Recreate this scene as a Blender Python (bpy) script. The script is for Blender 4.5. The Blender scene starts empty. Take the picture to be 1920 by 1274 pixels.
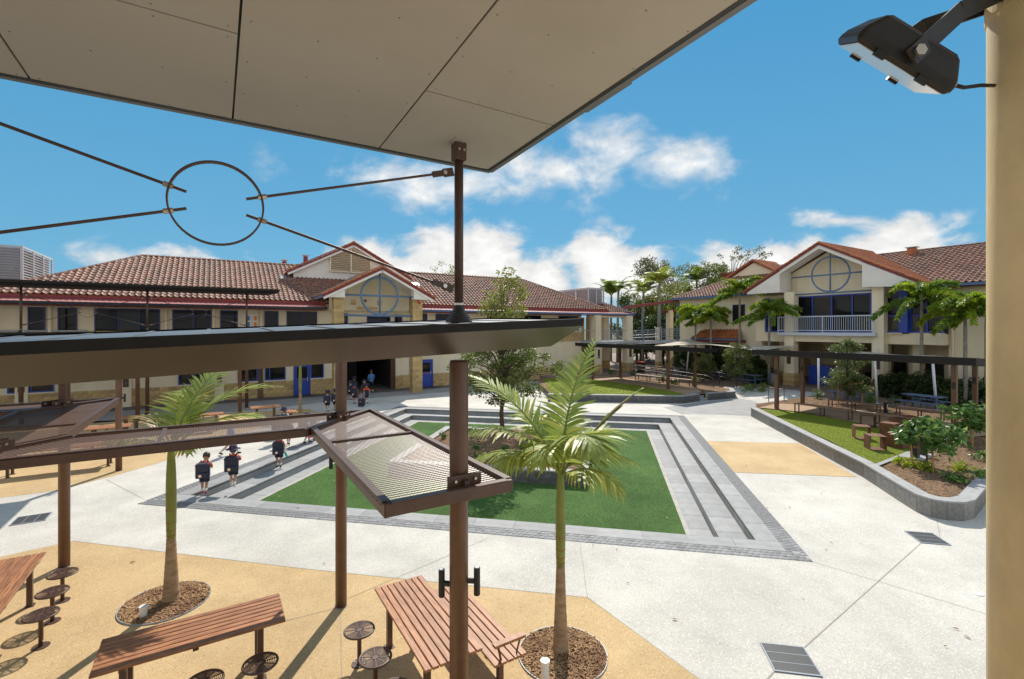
import bpy, bmesh, math, random
from mathutils import Vector, Matrix, geometry as mgeo
random.seed(7)
R=math.radians; PI=math.pi
sc=bpy.context.scene; COL=sc.collection
# ---------------------------------------------------------------- camera
CZ=4.5
cd=bpy.data.cameras.new('camera'); cam=bpy.data.objects.new('camera',cd); COL.objects.link(cam)
cam.location=(0,0,CZ); cam.rotation_euler=(R(90),0,0)
cd.sensor_width=36; cd.lens=36*900/1920; cd.shift_y=-21/1920; cd.clip_start=.05; cd.clip_end=6000
sc.camera=cam
# ---------------------------------------------------------------- world / sky
SUN_AZ=R(5); SUN_EL=R(46)
w=bpy.data.worlds.new('World'); sc.world=w; w.use_nodes=True
nt=w.node_tree; nt.nodes.clear()
def N(t,**k):
    n=nt.nodes.new(t)
    for a,b in k.items(): setattr(n,a,b)
    return n
def L(a,b): nt.links.new(a,b)
def M(op,a,b=None,c=None,clamp=False):
    n=N('ShaderNodeMath',operation=op,use_clamp=clamp)
    for i,v in enumerate((a,b,c)):
        if v is None: continue
        if isinstance(v,(int,float)): n.inputs[i].default_value=v
        else: L(v,n.inputs[i])
    return n.outputs[0]
out=N('ShaderNodeOutputWorld'); bg=N('ShaderNodeBackground'); bg.inputs[1].default_value=0.1
sky=N('ShaderNodeTexSky',sky_type='NISHITA'); sky.sun_disc=False; sky.sun_elevation=SUN_EL; sky.sun_rotation=SUN_AZ
sky.altitude=0; sky.air_density=1.0; sky.dust_density=0.15; sky.ozone_density=3.0
tc=N('ShaderNodeTexCoord'); sp=N('ShaderNodeSeparateXYZ'); L(tc.outputs['Generated'],sp.inputs[0])
az=M('MULTIPLY',M('ARCTAN2',sp.outputs[0],sp.outputs[1]),180/PI); el=M('MULTIPLY',M('ARCSINE',sp.outputs[2]),180/PI)
cv=N('ShaderNodeCombineXYZ'); L(M('MULTIPLY',az,.1),cv.inputs[0]); L(M('MULTIPLY',el,.16),cv.inputs[1])
def noise(vec,scale,det,rough=.55,dist=0.):
    n=N('ShaderNodeTexNoise'); n.inputs['Scale'].default_value=scale; n.inputs['Detail'].default_value=det
    n.inputs['Roughness'].default_value=rough; n.inputs['Distortion'].default_value=dist; L(vec,n.inputs['Vector']); return n.outputs[0]
fb=noise(cv.outputs[0],1.5,9,.56,.25)
low=noise(cv.outputs[0],.42,3,.5)
bias=None
# (azimuth, elevation, half width, half height, weight) of the clouds in view
BL=[(3,18.0,17,4.4,.95),(11,20.4,7,4.2,1.0),(18.5,17.4,7.5,4.2,.95),(-9,16.8,12,4.2,.95),(-15,17.0,8,3.2,.8),(-8,5.5,11,7.6,1.35),(-3,8.4,6,5.2,1.35),(-17,7.0,6,4.0,1.1),(4,5.5,6,5.0,1.25),(10.5,6.8,6.2,5.6,1.4),(15,5.5,7,4.6,1.2),
    (30,5.8,7,4.8,1.2),(38,6.2,7.5,4.4,1.2),(24,5.2,6,4.4,1.1),(-26,17.4,4,1.9,.5),(-37,6.3,7,2.4,.42),(-31,5.6,6,1.8,.4),(34,10.6,5,1.2,.42),(46,5,6,3,.7)]
for a0,e0,ra,re,wt in BL:
    da=M('DIVIDE',M('SUBTRACT',az,a0),ra); de=M('DIVIDE',M('SUBTRACT',el,e0),re)
    d2=M('ADD',M('MULTIPLY',da,da),M('MULTIPLY',de,de))
    v=M('MULTIPLY',M('SUBTRACT',1.0,M('SQRT',d2)),wt)
    bias=v if bias is None else M('SMOOTH_MAX',bias,v,.12)
# denser cloud added all round outside the frame to lift and neutralise fill light
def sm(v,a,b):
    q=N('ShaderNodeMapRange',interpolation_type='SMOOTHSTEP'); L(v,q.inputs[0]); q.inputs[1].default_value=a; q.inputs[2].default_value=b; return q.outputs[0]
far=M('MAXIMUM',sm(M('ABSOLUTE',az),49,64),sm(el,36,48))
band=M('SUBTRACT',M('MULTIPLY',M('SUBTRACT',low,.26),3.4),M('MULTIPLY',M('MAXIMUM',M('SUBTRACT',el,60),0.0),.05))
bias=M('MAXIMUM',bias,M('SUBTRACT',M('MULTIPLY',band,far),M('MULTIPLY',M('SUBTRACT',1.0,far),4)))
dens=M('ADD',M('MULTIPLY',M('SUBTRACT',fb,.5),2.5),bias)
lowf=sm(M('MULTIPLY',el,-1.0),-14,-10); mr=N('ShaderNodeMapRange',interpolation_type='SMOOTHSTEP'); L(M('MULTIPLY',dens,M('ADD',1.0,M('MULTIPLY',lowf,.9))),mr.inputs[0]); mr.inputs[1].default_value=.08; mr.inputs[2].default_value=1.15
mr.inputs[4].default_value=.92
cl=N('ShaderNodeMapRange'); L(M('ADD',dens,M('MULTIPLY',M('SUBTRACT',noise(cv.outputs[0],3.4,7,.6),.5),2.4)),cl.inputs[0]); cl.inputs[1].default_value=.2; cl.inputs[2].default_value=1.5
cl.inputs[3].default_value=.7; cl.inputs[4].default_value=1.0
cc=N('ShaderNodeMix',data_type='RGBA',blend_type='MULTIPLY'); cc.inputs[0].default_value=1.0; cc.inputs[6].default_value=(5.6,5.45,5.25,1); L(cl.outputs[0],cc.inputs[7])
hs=N('ShaderNodeHueSaturation'); hs.inputs['Saturation'].default_value=1.12; hs.inputs['Value'].default_value=1.0; L(sky.outputs[0],hs.inputs['Color'])
# sky tint: clear tropical azure, a little brighter low down
sk=N('ShaderNodeMix',data_type='RGBA',blend_type='MIX'); sk.inputs[0].default_value=.92; L(hs.outputs[0],sk.inputs[6]); 
gr=N('ShaderNodeMapRange'); L(el,gr.inputs[0]); gr.inputs[1].default_value=0; gr.inputs[2].default_value=40
gm=N('ShaderNodeMix',data_type='RGBA',blend_type='MIX'); L(gr.outputs[0],gm.inputs[0]); gm.inputs[6].default_value=(.66,2.0,3.0,1); gm.inputs[7].default_value=(.19,1.4,2.75,1)
L(gm.outputs[2],sk.inputs[7])
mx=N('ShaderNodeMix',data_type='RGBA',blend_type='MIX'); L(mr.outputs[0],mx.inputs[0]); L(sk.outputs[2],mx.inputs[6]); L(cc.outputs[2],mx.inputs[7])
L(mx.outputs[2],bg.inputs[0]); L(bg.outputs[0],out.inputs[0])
# ---------------------------------------------------------------- sun
sd=bpy.data.lights.new('sun','SUN'); sd.energy=2.55; sd.angle=R(.53); sd.color=(1.0,.925,.81)
so=bpy.data.objects.new('sun',sd); COL.objects.link(so); so.location=(0,20,40)
so.rotation_euler=Vector((math.sin(SUN_AZ)*math.cos(SUN_EL),math.cos(SUN_AZ)*math.cos(SUN_EL),math.sin(SUN_EL))).to_track_quat('Z','Y').to_euler()
sc.view_settings.view_transform='Standard'; sc.view_settings.look='None'; sc.view_settings.gamma=1; sc.view_settings.exposure=1.06
sc.view_settings.use_curve_mapping=False
sc.cycles.max_bounces=7; sc.cycles.diffuse_bounces=4; sc.cycles.transparent_max_bounces=12
# ---------------------------------------------------------------- materials
MATS={}
def mat(name,col,col2=None,scale=8.,rough=.7,metal=0.,bump=0.,bscale=60.,spec=.5,detail=5,c3=None,s3=150.,t3=.62,trans=0.,vary=0.,ramp=(.38,.62),coord='Object',bdist=.02,stretch=None,dirt=0.,dscale=.3,dstretch=None):
    m=bpy.data.materials.new(name); m.use_nodes=True; t=m.node_tree; b=t.nodes['Principled BSDF']
    b.inputs['Roughness'].default_value=rough; b.inputs['Metallic'].default_value=metal
    b.inputs['Specular IOR Level'].default_value=spec
    b.inputs['Base Color'].default_value=(*col,1)
    t_c=t.nodes.new('ShaderNodeTexCoord'); vec=t_c.outputs[coord]
    if stretch:
        mp=t.nodes.new('ShaderNodeMapping'); mp.inputs['Scale'].default_value=stretch; t.links.new(vec,mp.inputs[0]); vec=mp.outputs[0]
    colout=None
    if col2:
        n=t.nodes.new('ShaderNodeTexNoise'); n.inputs['Scale'].default_value=scale; n.inputs['Detail'].default_value=detail; n.inputs['Roughness'].default_value=.6
        t.links.new(vec,n.inputs['Vector'])
        r=t.nodes.new('ShaderNodeMapRange'); r.inputs[1].default_value=ramp[0]; r.inputs[2].default_value=ramp[1]; t.links.new(n.outputs[0],r.inputs[0])
        x=t.nodes.new('ShaderNodeMix'); x.data_type='RGBA'; x.inputs[6].default_value=(*col,1); x.inputs[7].default_value=(*col2,1); t.links.new(r.outputs[0],x.inputs[0]); colout=x.outputs[2]
    if c3:
        for (cc3,ss3,tt3) in ([(c3,s3,t3)] if not isinstance(c3,list) else c3):
            v=t.nodes.new('ShaderNodeTexVoronoi'); v.inputs['Scale'].default_value=ss3; t.links.new(vec,v.inputs['Vector'])
            sx=t.nodes.new('ShaderNodeSeparateColor'); t.links.new(v.outputs['Color'],sx.inputs[0])
            g=t.nodes.new('ShaderNodeMath'); g.operation='GREATER_THAN'; g.inputs[1].default_value=tt3; t.links.new(sx.outputs[0],g.inputs[0])
            x=t.nodes.new('ShaderNodeMix'); x.data_type='RGBA'; x.inputs[7].default_value=(*cc3,1); t.links.new(g.outputs[0],x.inputs[0])
            if colout is None: x.inputs[6].default_value=(*col,1)
            else: t.links.new(colout,x.inputs[6])
            colout=x.outputs[2]
    if vary:
        oi=t.nodes.new('ShaderNodeObjectInfo'); mr=t.nodes.new('ShaderNodeMapRange'); mr.inputs[3].default_value=1-vary; mr.inputs[4].default_value=1+vary; t.links.new(oi.outputs['Random'],mr.inputs[0])
        x=t.nodes.new('ShaderNodeMix'); x.data_type='RGBA'; x.blend_type='MULTIPLY'; x.inputs[0].default_value=1; t.links.new(mr.outputs[0],x.inputs[7])
        if colout is None: x.inputs[6].default_value=(*col,1)
        else: t.links.new(colout,x.inputs[6])
        colout=x.outputs[2]
    if dirt:
        n=t.nodes.new('ShaderNodeTexNoise'); n.inputs['Scale'].default_value=dscale; n.inputs['Detail'].default_value=9; n.inputs['Roughness'].default_value=.68
        mp=t.nodes.new('ShaderNodeMapping'); mp.inputs['Scale'].default_value=dstretch or (1,1,1); t.links.new(t_c.outputs[coord],mp.inputs[0]); t.links.new(mp.outputs[0],n.inputs['Vector'])
        mr=t.nodes.new('ShaderNodeMapRange'); mr.inputs[1].default_value=.42; mr.inputs[2].default_value=.66; mr.inputs[3].default_value=1.03; mr.inputs[4].default_value=1-dirt; t.links.new(n.outputs[0],mr.inputs[0])
        x=t.nodes.new('ShaderNodeMix'); x.data_type='RGBA'; x.blend_type='MULTIPLY'; x.inputs[0].default_value=1; t.links.new(mr.outputs[0],x.inputs[7])
        if colout is None: x.inputs[6].default_value=(*col,1)
        else: t.links.new(colout,x.inputs[6])
        colout=x.outputs[2]
    if colout is not None: t.links.new(colout,b.inputs['Base Color'])
    if bump:
        n=t.nodes.new('ShaderNodeTexNoise'); n.inputs['Scale'].default_value=bscale; n.inputs['Detail'].default_value=4; t.links.new(vec,n.inputs['Vector'])
        bp=t.nodes.new('ShaderNodeBump'); bp.inputs['Strength'].default_value=bump; bp.inputs['Distance'].default_value=bdist; t.links.new(n.outputs[0],bp.inputs['Height']); t.links.new(bp.outputs[0],b.inputs['Normal'])
    if trans:
        o=t.nodes['Material Output']; tr=t.nodes.new('ShaderNodeBsdfTranslucent'); ms=t.nodes.new('ShaderNodeMixShader'); ms.inputs[0].default_value=trans
        if colout is not None: t.links.new(colout,tr.inputs[0])
        else: tr.inputs[0].default_value=(*col,1)
        t.links.new(b.outputs[0],ms.inputs[1]); t.links.new(tr.outputs[0],ms.inputs[2]); t.links.new(ms.outputs[0],o.inputs[0])
    MATS[name]=m; return m
def leafmat(name,c1,c2,c3=None,trans=.35,scale=2.5,rough=.45):
    """leaf colour varies from leaf to leaf (random per island) and over the plant"""
    m=bpy.data.materials.new(name); m.use_nodes=True; t=m.node_tree; b=t.nodes['Principled BSDF']; o=t.nodes['Material Output']
    g=t.nodes.new('ShaderNodeNewGeometry'); r=t.nodes.new('ShaderNodeValToRGB'); e=r.color_ramp.elements
    e[0].color=(*c1,1); e[1].color=(*c2,1)
    if c3: x=r.color_ramp.elements.new(.88); x.color=(*c2,1); e[-1].color=(*c3,1)
    t.links.new(g.outputs['Random Per Island'],r.inputs[0]); t.links.new(r.outputs[0],b.inputs['Base Color'])
    b.inputs['Roughness'].default_value=rough
    tr=t.nodes.new('ShaderNodeBsdfTranslucent'); t.links.new(r.outputs[0],tr.inputs[0]); ms=t.nodes.new('ShaderNodeMixShader'); ms.inputs[0].default_value=trans
    t.links.new(b.outputs[0],ms.inputs[1]); t.links.new(tr.outputs[0],ms.inputs[2]); t.links.new(ms.outputs[0],o.inputs[0])
    MATS[name]=m; return m
mat('white_concrete',(.58,.56,.52),(.49,.475,.44),.9,.85,dirt=.17,bump=.25,bscale=180,c3=[((.36,.33,.29),85,.955),((.56,.44,.31),70,.96),((.68,.64,.57),65,.88)])
mat('tan_concrete',(.57,.405,.21),(.49,.34,.165),.7,.85,dirt=.16,dscale=.5,bump=.25,bscale=180,c3=[((.34,.22,.11),85,.95),((.66,.5,.3),80,.92)])
mat('grey_paving',(.33,.33,.33),(.27,.27,.275),1.3,.8,bump=.1,bscale=150)
mat('terrace_paver',(.26,.19,.15),(.2,.15,.12),1.5,.85,bump=.2,bscale=60)
mat('dark_apron',(.13,.125,.12),(.1,.098,.095),2,.85,bump=.1)
mat('joint',(.3,.26,.2),(.4,.36,.3),6,.9)
mat('bluestone',(.3,.305,.31),(.24,.245,.25),2.2,.7,bump=.08,bscale=90,vary=.14)
mat('bluestone_dark',(.075,.078,.083),(.13,.132,.135),3.5,.75,bump=.1,bscale=90,vary=.16)
mat('stone_grey',(.17,.165,.155),(.24,.23,.215),4,.8,bump=.1,bscale=90,vary=.2)
mat('cap_grey',(.36,.36,.36),(.3,.3,.305),2.5,.75,bump=.05,vary=.06)
mat('cobble',(.27,.275,.285),(.2,.2,.21),20,.75,bump=.2,bscale=120,vary=.22)
mat('pale_edge',(.42,.4,.37),(.36,.34,.3),4,.8)
mat('turf',(.075,.165,.03),(.115,.215,.048),.4,.85,bump=.9,bscale=160,bdist=.03,c3=[((.035,.11,.025),80,.75),((.12,.24,.09),90,.88)],spec=.2,dirt=.3,dscale=.45)
mat('turf_light',(.22,.265,.02),(.28,.33,.035),.9,.85,bump=.9,bscale=160,bdist=.03,c3=[((.1,.15,.012),80,.7),((.28,.34,.06),90,.88)],spec=.2)
mat('mulch',(.36,.21,.11),(.18,.1,.055),9,.9,bump=1.,bscale=70,bdist=.06,c3=[((.4,.26,.14),45,.8),((.06,.035,.02),38,.82)])
mat('chip',(.46,.29,.15),(.24,.13,.07),3,.9,vary=.1)
mat('rubber_path',(.42,.29,.19),(.36,.25,.16),2,.9,bump=.2,bscale=150)
mat('cream',(.85,.745,.55),(.82,.71,.51),.8,.8,dirt=.08,dscale=.9,dstretch=(1,1,.16),bump=.04,bscale=90)
mat('cream_dirty',(.78,.64,.39),(.52,.42,.22),1.6,.55,bump=.05,bscale=70,ramp=(.46,.74),stretch=(1,1,.35),dirt=.16,dscale=2.0)
mat('white_paint',(.84,.8,.74),(.77,.73,.67),1.2,.65)
mat('sandstone',(.62,.45,.22),(.46,.31,.13),5,.85,bump=.6,bscale=25,bdist=.03,vary=.2)
mat('mortar',(.42,.36,.26),(.34,.29,.2),6,.9)
mat('tile',(.28,.12,.078),(.14,.075,.056),.7,.68,spec=.42,bump=.2,bscale=40,vary=.32,c3=[((.36,.25,.19),14,.9),((.06,.05,.045),9,.93)],ramp=(.35,.68))
mat('tile_orange',(.5,.175,.06),(.34,.11,.045),2.2,.6,bump=.15,bscale=40,vary=.2)
mat('maroon',(.26,.04,.045),(.22,.035,.04),2,.5)
mat('pink_metal',(.55,.25,.23),(.46,.2,.19),3,.45)
mat('blue_gutter',(.09,.17,.33),(.07,.14,.28),3,.45)
mat('dark_gutter',(.02,.025,.04),None,rough=.4)
mat('navy_frame',(.018,.03,.16),(.02,.04,.2),3,.4)
mat('blue_frame',(.02,.06,.36),(.025,.07,.42),3,.4)
mat('steel_blue',(.13,.22,.36),(.11,.19,.31),4,.45)
mat('brown_steel',(.105,.055,.038),(.085,.044,.03),6,.42,spec=.5)
mat('post_brown',(.15,.075,.045),(.12,.06,.037),5,.36,spec=.5)
mat('bronze_mesh',(.13,.078,.057),None,rough=.45,spec=.45)
mat('rust_steel',(.2,.075,.035),(.1,.04,.022),6,.7,bump=.1)
mat('black_metal',(.012,.012,.014),(.02,.02,.022),12,.45)
mat('fascia_dark',(.014,.012,.011),(.018,.016,.015),5,.6,spec=.25)
mat('fascia_grey',(.16,.165,.18),None,rough=.45)
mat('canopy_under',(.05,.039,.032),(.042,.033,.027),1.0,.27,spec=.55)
mat('soffit',(.47,.43,.375),(.43,.39,.335),.7,.6)
mat('roof_metal',(.17,.175,.185),(.12,.125,.135),1.5,.4,metal=.4)
mat('screw',(.26,.24,.21),None,rough=.5,metal=.2)
mat('bolt',(.6,.58,.55),None,rough=.3,metal=.9)
mat('steel_grey',(.34,.37,.42),(.29,.32,.37),5,.45)
mat('rail_white',(.55,.6,.68),None,rough=.45)
mat('screen_grey',(.52,.53,.56),(.47,.48,.51),3,.5)
mat('timber',(.44,.195,.085),(.23,.09,.038),3.2,.5,bump=.1,bscale=30,vary=.16,stretch=(1.2,14,14))
mat('timber_pale',(.34,.2,.135),(.25,.14,.09),3.2,.5,vary=.1,stretch=(1.2,14,14))
mat('stake',(.5,.3,.12),(.4,.22,.08),8,.8)
mat('grate',(.12,.122,.125),None,rough=.5,metal=.4)
mat('grate_gap',(.015,.015,.015),None,rough=.9)
mat('pvc',(.78,.78,.76),(.7,.7,.68),6,.4)
mat('sail',(.68,.62,.5),(.6,.55,.45),2,.8,trans=.3)
mat('white_pole',(.72,.74,.78),None,rough=.35)
mat('table_blue',(.13,.2,.32),(.1,.16,.27),5,.5)
mat('bin_green',(.012,.03,.018),None,rough=.5); mat('bin_red',(.5,.02,.02),None,rough=.45); mat('bin_grey',(.2,.25,.32),(.17,.21,.28),6,.4,metal=.4)
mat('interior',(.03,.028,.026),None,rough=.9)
mat('brick_floor',(.3,.13,.07),(.22,.1,.06),6,.85)
mat('skin',(.52,.3,.2),None,rough=.55); mat('skin_tan',(.42,.23,.14),None,rough=.55)
mat('navy_cloth',(.014,.018,.045),(.02,.025,.06),12,.8); mat('orange_cloth',(.72,.09,.02),(.6,.07,.015),10,.75); mat('white_cloth',(.7,.68,.66),None,rough=.8)
mat('pack',(.01,.014,.035),(.018,.022,.05),14,.5,bump=.15,bscale=40); mat('hair',(.025,.015,.01),(.05,.03,.02),30,.5); mat('hair_brown',(.12,.06,.03),(.2,.11,.06),30,.5)
mat('emblem_orange',(.75,.25,.04),None,rough=.6); mat('emblem_white',(.85,.8,.7),None,rough=.6)
mat('shoe_black',(.02,.02,.022),None,rough=.5); mat('shoe_white',(.7,.7,.7),None,rough=.5); mat('shoe_red',(.3,.03,.05),None,rough=.5)
mat('bottle_green',(.03,.5,.36),None,rough=.3); mat('bag_red',(.6,.04,.03),None,rough=.6); mat('bag_cyan',(.15,.55,.6),None,rough=.6); mat('top_blue',(.06,.2,.5),None,rough=.7); mat('black_cloth',(.008,.008,.01),None,rough=.8); mat('pink',(.6,.08,.25),None,rough=.6); mat('lime',(.2,.65,.25),None,rough=.5)
mat('trunk_green',(.17,.2,.04),(.24,.27,.06),3,.5,stretch=(2,2,.8),bump=.1,bscale=30)
mat('trunk_ringed',(.4,.28,.17),(.26,.17,.1),6,.85,bump=.4,bscale=40,stretch=(1,1,3))
mat('trunk_grey',(.3,.27,.22),(.2,.18,.15),5,.9,bump=.4,bscale=40)
mat('bark',(.12,.085,.06),(.07,.05,.035),8,.9,bump=.5,bscale=40)
mat('rachis',(.22,.26,.05),None,rough=.5)
mat('sheath',(.26,.13,.05),None,rough=.7)
leafmat('palm_leaf',(.22,.3,.045),(.38,.45,.1),(.58,.52,.1),.45,rough=.42)
leafmat('palm_dry',(.3,.3,.05),(.34,.22,.1),(.42,.3,.18),.3)
leafmat('foxtail',(.08,.16,.02),(.2,.31,.03),(.42,.5,.04),.5)
leafmat('foxtail_yellow',(.2,.3,.02),(.36,.46,.03),(.55,.55,.04),.5)
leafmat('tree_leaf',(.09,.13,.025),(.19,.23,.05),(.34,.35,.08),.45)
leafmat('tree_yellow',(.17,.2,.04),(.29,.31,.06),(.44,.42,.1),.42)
leafmat('dark_leaf',(.035,.07,.02),(.07,.12,.03),(.14,.2,.055),.3)
leafmat('mid_leaf',(.09,.14,.04),(.18,.23,.07),(.3,.33,.12),.38)
leafmat('glossy_leaf',(.05,.13,.025),(.13,.24,.05),(.26,.36,.09),.35,rough=.4)
leafmat('gum_leaf',(.1,.12,.045),(.18,.19,.07),(.27,.25,.1),.35)
leafmat('flower_pink',(.35,.03,.06),(.5,.06,.1),(.6,.2,.2),.3)
def glassmat():
    m=bpy.data.materials.new('window_glass'); m.use_nodes=True; t=m.node_tree; b=t.nodes['Principled BSDF']; oi=t.nodes.new('ShaderNodeObjectInfo'); rp=t.nodes.new('ShaderNodeValToRGB'); rp.color_ramp.interpolation='CONSTANT'; rp.color_ramp.elements[0].color=(.012,.013,.015,1); rp.color_ramp.elements[1].position=.72; rp.color_ramp.elements[1].color=(.022,.021,.02,1); e_=rp.color_ramp.elements.new(.9); e_.color=(.06,.055,.05,1); t.links.new(oi.outputs['Random'],rp.inputs[0]); t.links.new(rp.outputs[0],b.inputs['Base Color'])
    b.inputs['Base Color'].default_value=(.012,.013,.015,1); b.inputs['Roughness'].default_value=.03; b.inputs['Specular IOR Level'].default_value=.22
    MATS['window_glass']=m
    m=bpy.data.materials.new('lamp_glass'); m.use_nodes=True; b=m.node_tree.nodes['Principled BSDF']; b.inputs['Base Color'].default_value=(.75,.78,.82,1); b.inputs['Roughness'].default_value=.08; MATS['lamp_glass']=m
glassmat()
# ---------------------------------------------------------------- builders
class MB:
    def __init__(s): s.v=[]; s.f=[]
    def add(s,vs,fs):
        o=len(s.v); s.v+= [tuple(p) for p in vs]; s.f+=[tuple(i+o for i in f) for f in fs]; return s
    def box(s,x0,x1,y0,y1,z0,z1):
        if x0>x1:x0,x1=x1,x0
        if y0>y1:y0,y1=y1,y0
        if z0>z1:z0,z1=z1,z0
        return s.add([(x0,y0,z0),(x1,y0,z0),(x1,y1,z0),(x0,y1,z0),(x0,y0,z1),(x1,y0,z1),(x1,y1,z1),(x0,y1,z1)],[(0,3,2,1),(4,5,6,7),(0,1,5,4),(1,2,6,5),(2,3,7,6),(3,0,4,7)])
    def obox(s,c,sx,sy,sz,rz=0,rx=0,ry=0):
        m=Matrix.Translation(c)@Matrix.Rotation(rz,4,'Z')@Matrix.Rotation(ry,4,'Y')@Matrix.Rotation(rx,4,'X'); t=MB().box(-sx/2,sx/2,-sy/2,sy/2,-sz/2,sz/2)
        return s.add([m@Vector(p) for p in t.v],t.f)
    def beam(s,a,b,w,h,up=(0,0,1)):
        a=Vector(a);b=Vector(b);d=(b-a).normalized();u=Vector(up)
        if abs(d.dot(u))>.98: u=Vector((1,0,0))
        x=d.cross(u).normalized();u=x.cross(d).normalized(); x*=w/2;u*=h/2
        return s.add([a-x-u,a+x-u,a+x+u,a-x+u,b-x-u,b+x-u,b+x+u,b-x+u],[(0,3,2,1),(4,5,6,7),(0,1,5,4),(1,2,6,5),(2,3,7,6),(3,0,4,7)])
    def prism(s,poly,z0,z1):
        n=len(poly); a=sum(poly[i][0]*poly[(i+1)%n][1]-poly[(i+1)%n][0]*poly[i][1] for i in range(n))
        if a<0: poly=poly[::-1]
        return s.add([(p[0],p[1],z0) for p in poly]+[(p[0],p[1],z1) for p in poly],[tuple(range(n-1,-1,-1)),tuple(range(n,2*n))]+[(i,(i+1)%n,n+(i+1)%n,n+i) for i in range(n)])
    def extr(s,poly,d):
        """polygon of 3D points swept by the vector d"""
        n=len(poly); d=Vector(d); return s.add([Vector(p) for p in poly]+[Vector(p)+d for p in poly],[tuple(range(n-1,-1,-1)),tuple(range(n,2*n))]+[(i,(i+1)%n,n+(i+1)%n,n+i) for i in range(n)])
    def tube(s,pts,r,n=8,cap=True,closed=False):
        pts=[Vector(p) for p in pts]; k=len(pts); rs=r if isinstance(r,(list,tuple)) else [r]*k; vs=[];up=None
        for i,p in enumerate(pts):
            if closed: d=(pts[(i+1)%k]-pts[i-1]).normalized()
            else: d=(pts[min(i+1,k-1)]-pts[max(i-1,0)]).normalized()
            if up is None:
                up=Vector((0,0,1)) if abs(d.z)<.9 else Vector((1,0,0))
            x=d.cross(up).normalized(); up=x.cross(d).normalized()
            for j in range(n):
                a=2*PI*j/n; vs.append(p+(x*math.cos(a)+up*math.sin(a))*rs[i])
        fs=[]
        for i in range(k if closed else k-1):
            i2=(i+1)%k
            for j in range(n): fs.append((i*n+j,i*n+(j+1)%n,i2*n+(j+1)%n,i2*n+j))
        if cap and not closed: fs+=[tuple(range(n-1,-1,-1)),tuple(range((k-1)*n,k*n))]
        return s.add(vs,fs)
    def lathe(s,prof,n=16,c=(0,0,0)):
        k=len(prof); vs=[(c[0]+r*math.cos(2*PI*j/n),c[1]+r*math.sin(2*PI*j/n),c[2]+z) for r,z in prof for j in range(n)]
        fs=[(i*n+j,i*n+(j+1)%n,(i+1)*n+(j+1)%n,(i+1)*n+j) for i in range(k-1) for j in range(n)]
        fs+=[tuple(range(n-1,-1,-1)),tuple(range((k-1)*n,k*n))]
        return s.add(vs,fs)
    def ellipsoid(s,c,rx,ry,rz,n=10,m=6,M4=None):
        prof=[]; vs=[]
        for i in range(m+1):
            t=PI*i/m; 
            for j in range(n):
                a=2*PI*j/n; vs.append(Vector((rx*math.sin(t)*math.cos(a),ry*math.sin(t)*math.sin(a),-rz*math.cos(t))))
        if M4: vs=[M4@p for p in vs]
        vs=[p+Vector(c) for p in vs]
        return s.add(vs,[(i*n+j,i*n+(j+1)%n,(i+1)*n+(j+1)%n,(i+1)*n+j) for i in range(m) for j in range(n)])
    def xf(s,m): s.v=[tuple(m@Vector(p)) for p in s.v]; return s
    def mesh(s,name,m,smooth=False):
        me=bpy.data.meshes.new(name); me.from_pydata(s.v,[],s.f); me.validate(); me.update()
        if m: me.materials.append(MATS[m])
        if smooth: me.polygons.foreach_set('use_smooth',[True]*len(me.polygons))
        return me
    def build(s,name,m,parent=None,smooth=False,loc=None,rot=None,bevel=0,label=None):
        o=bpy.data.objects.new(name,s.mesh(name,m,smooth)); COL.objects.link(o); o.parent=parent
        if loc is not None: o.location=loc
        if rot is not None: o.rotation_euler=rot
        if bevel:
            b=o.modifiers.new('b','BEVEL'); b.width=bevel; b.segments=1; b.limit_method='ANGLE'
        if label: o['label']=label
        return o
def tag(o,label,cat,group=None,kind=None):
    o['label']=label
    if cat: o['category']=cat
    if group: o['group']=group
    if kind: o['kind']=kind
    return o
def thing(name,label,cat,loc=(0,0,0),rz=0,group=None):
    o=bpy.data.objects.new(name,None); COL.objects.link(o); o.location=loc; o.rotation_euler=(0,0,rz); o.empty_display_size=.2
    return tag(o,label,cat,group)
def struct(o,label=None):
    o['kind']='structure'
    if label: o['label']=label
    return o
def inst(me,name,parent,mtx=None):
    o=bpy.data.objects.new(name,me); COL.objects.link(o); o.parent=parent
    if mtx is not None: o.matrix_local=mtx
    return o
def copy_tree(o,parent=None):
    c=o.copy(); COL.objects.link(c); c.parent=parent
    for ch in list(o.children): copy_tree(ch,c)
    return c
ANG=R(31.7); U=Vector((math.cos(ANG),math.sin(ANG),0)); B=Vector((-math.sin(ANG),math.cos(ANG),0))
def W(s,n,z=0): p=U*s+B*n; return Vector((p.x,p.y,z))
def W2(s,n): p=U*s+B*n; return (p.x,p.y)
def gp(px,py,z=0):
    """point on the level z under a direction of view"""
    t=(CZ-z)*900/(py-616); return Vector(((px-960)/900*t,t,z))
def sheet(name,poly,z,m,holes=()):
    lists=[[Vector((p[0],p[1],0)) for p in poly]]+[[Vector((p[0],p[1],0)) for p in h] for h in holes]
    tris=mgeo.tessellate_polygon(lists); vs=[v for l in lists for v in l]
    mb=MB(); fs=[]
    for t in tris:
        a,b,c=(vs[i] for i in t)
        fs.append(t if (b-a).cross(c-a).z>0 else t[::-1])
    mb.add([(v.x,v.y,z) for v in vs],fs)
    return struct(mb.build(name,m))
def inside(p,poly):
    c=False;n=len(poly);j=n-1
    for i in range(n):
        if (poly[i][1]>p[1])!=(poly[j][1]>p[1]) and p[0]<(poly[j][0]-poly[i][0])*(p[1]-poly[i][1])/(poly[j][1]-poly[i][1])+poly[i][0]: c=not c
        j=i
    return c
def split300(items,key,limit=300):
    items=sorted(items,key=key); return items[:limit],items[limit:]
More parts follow.
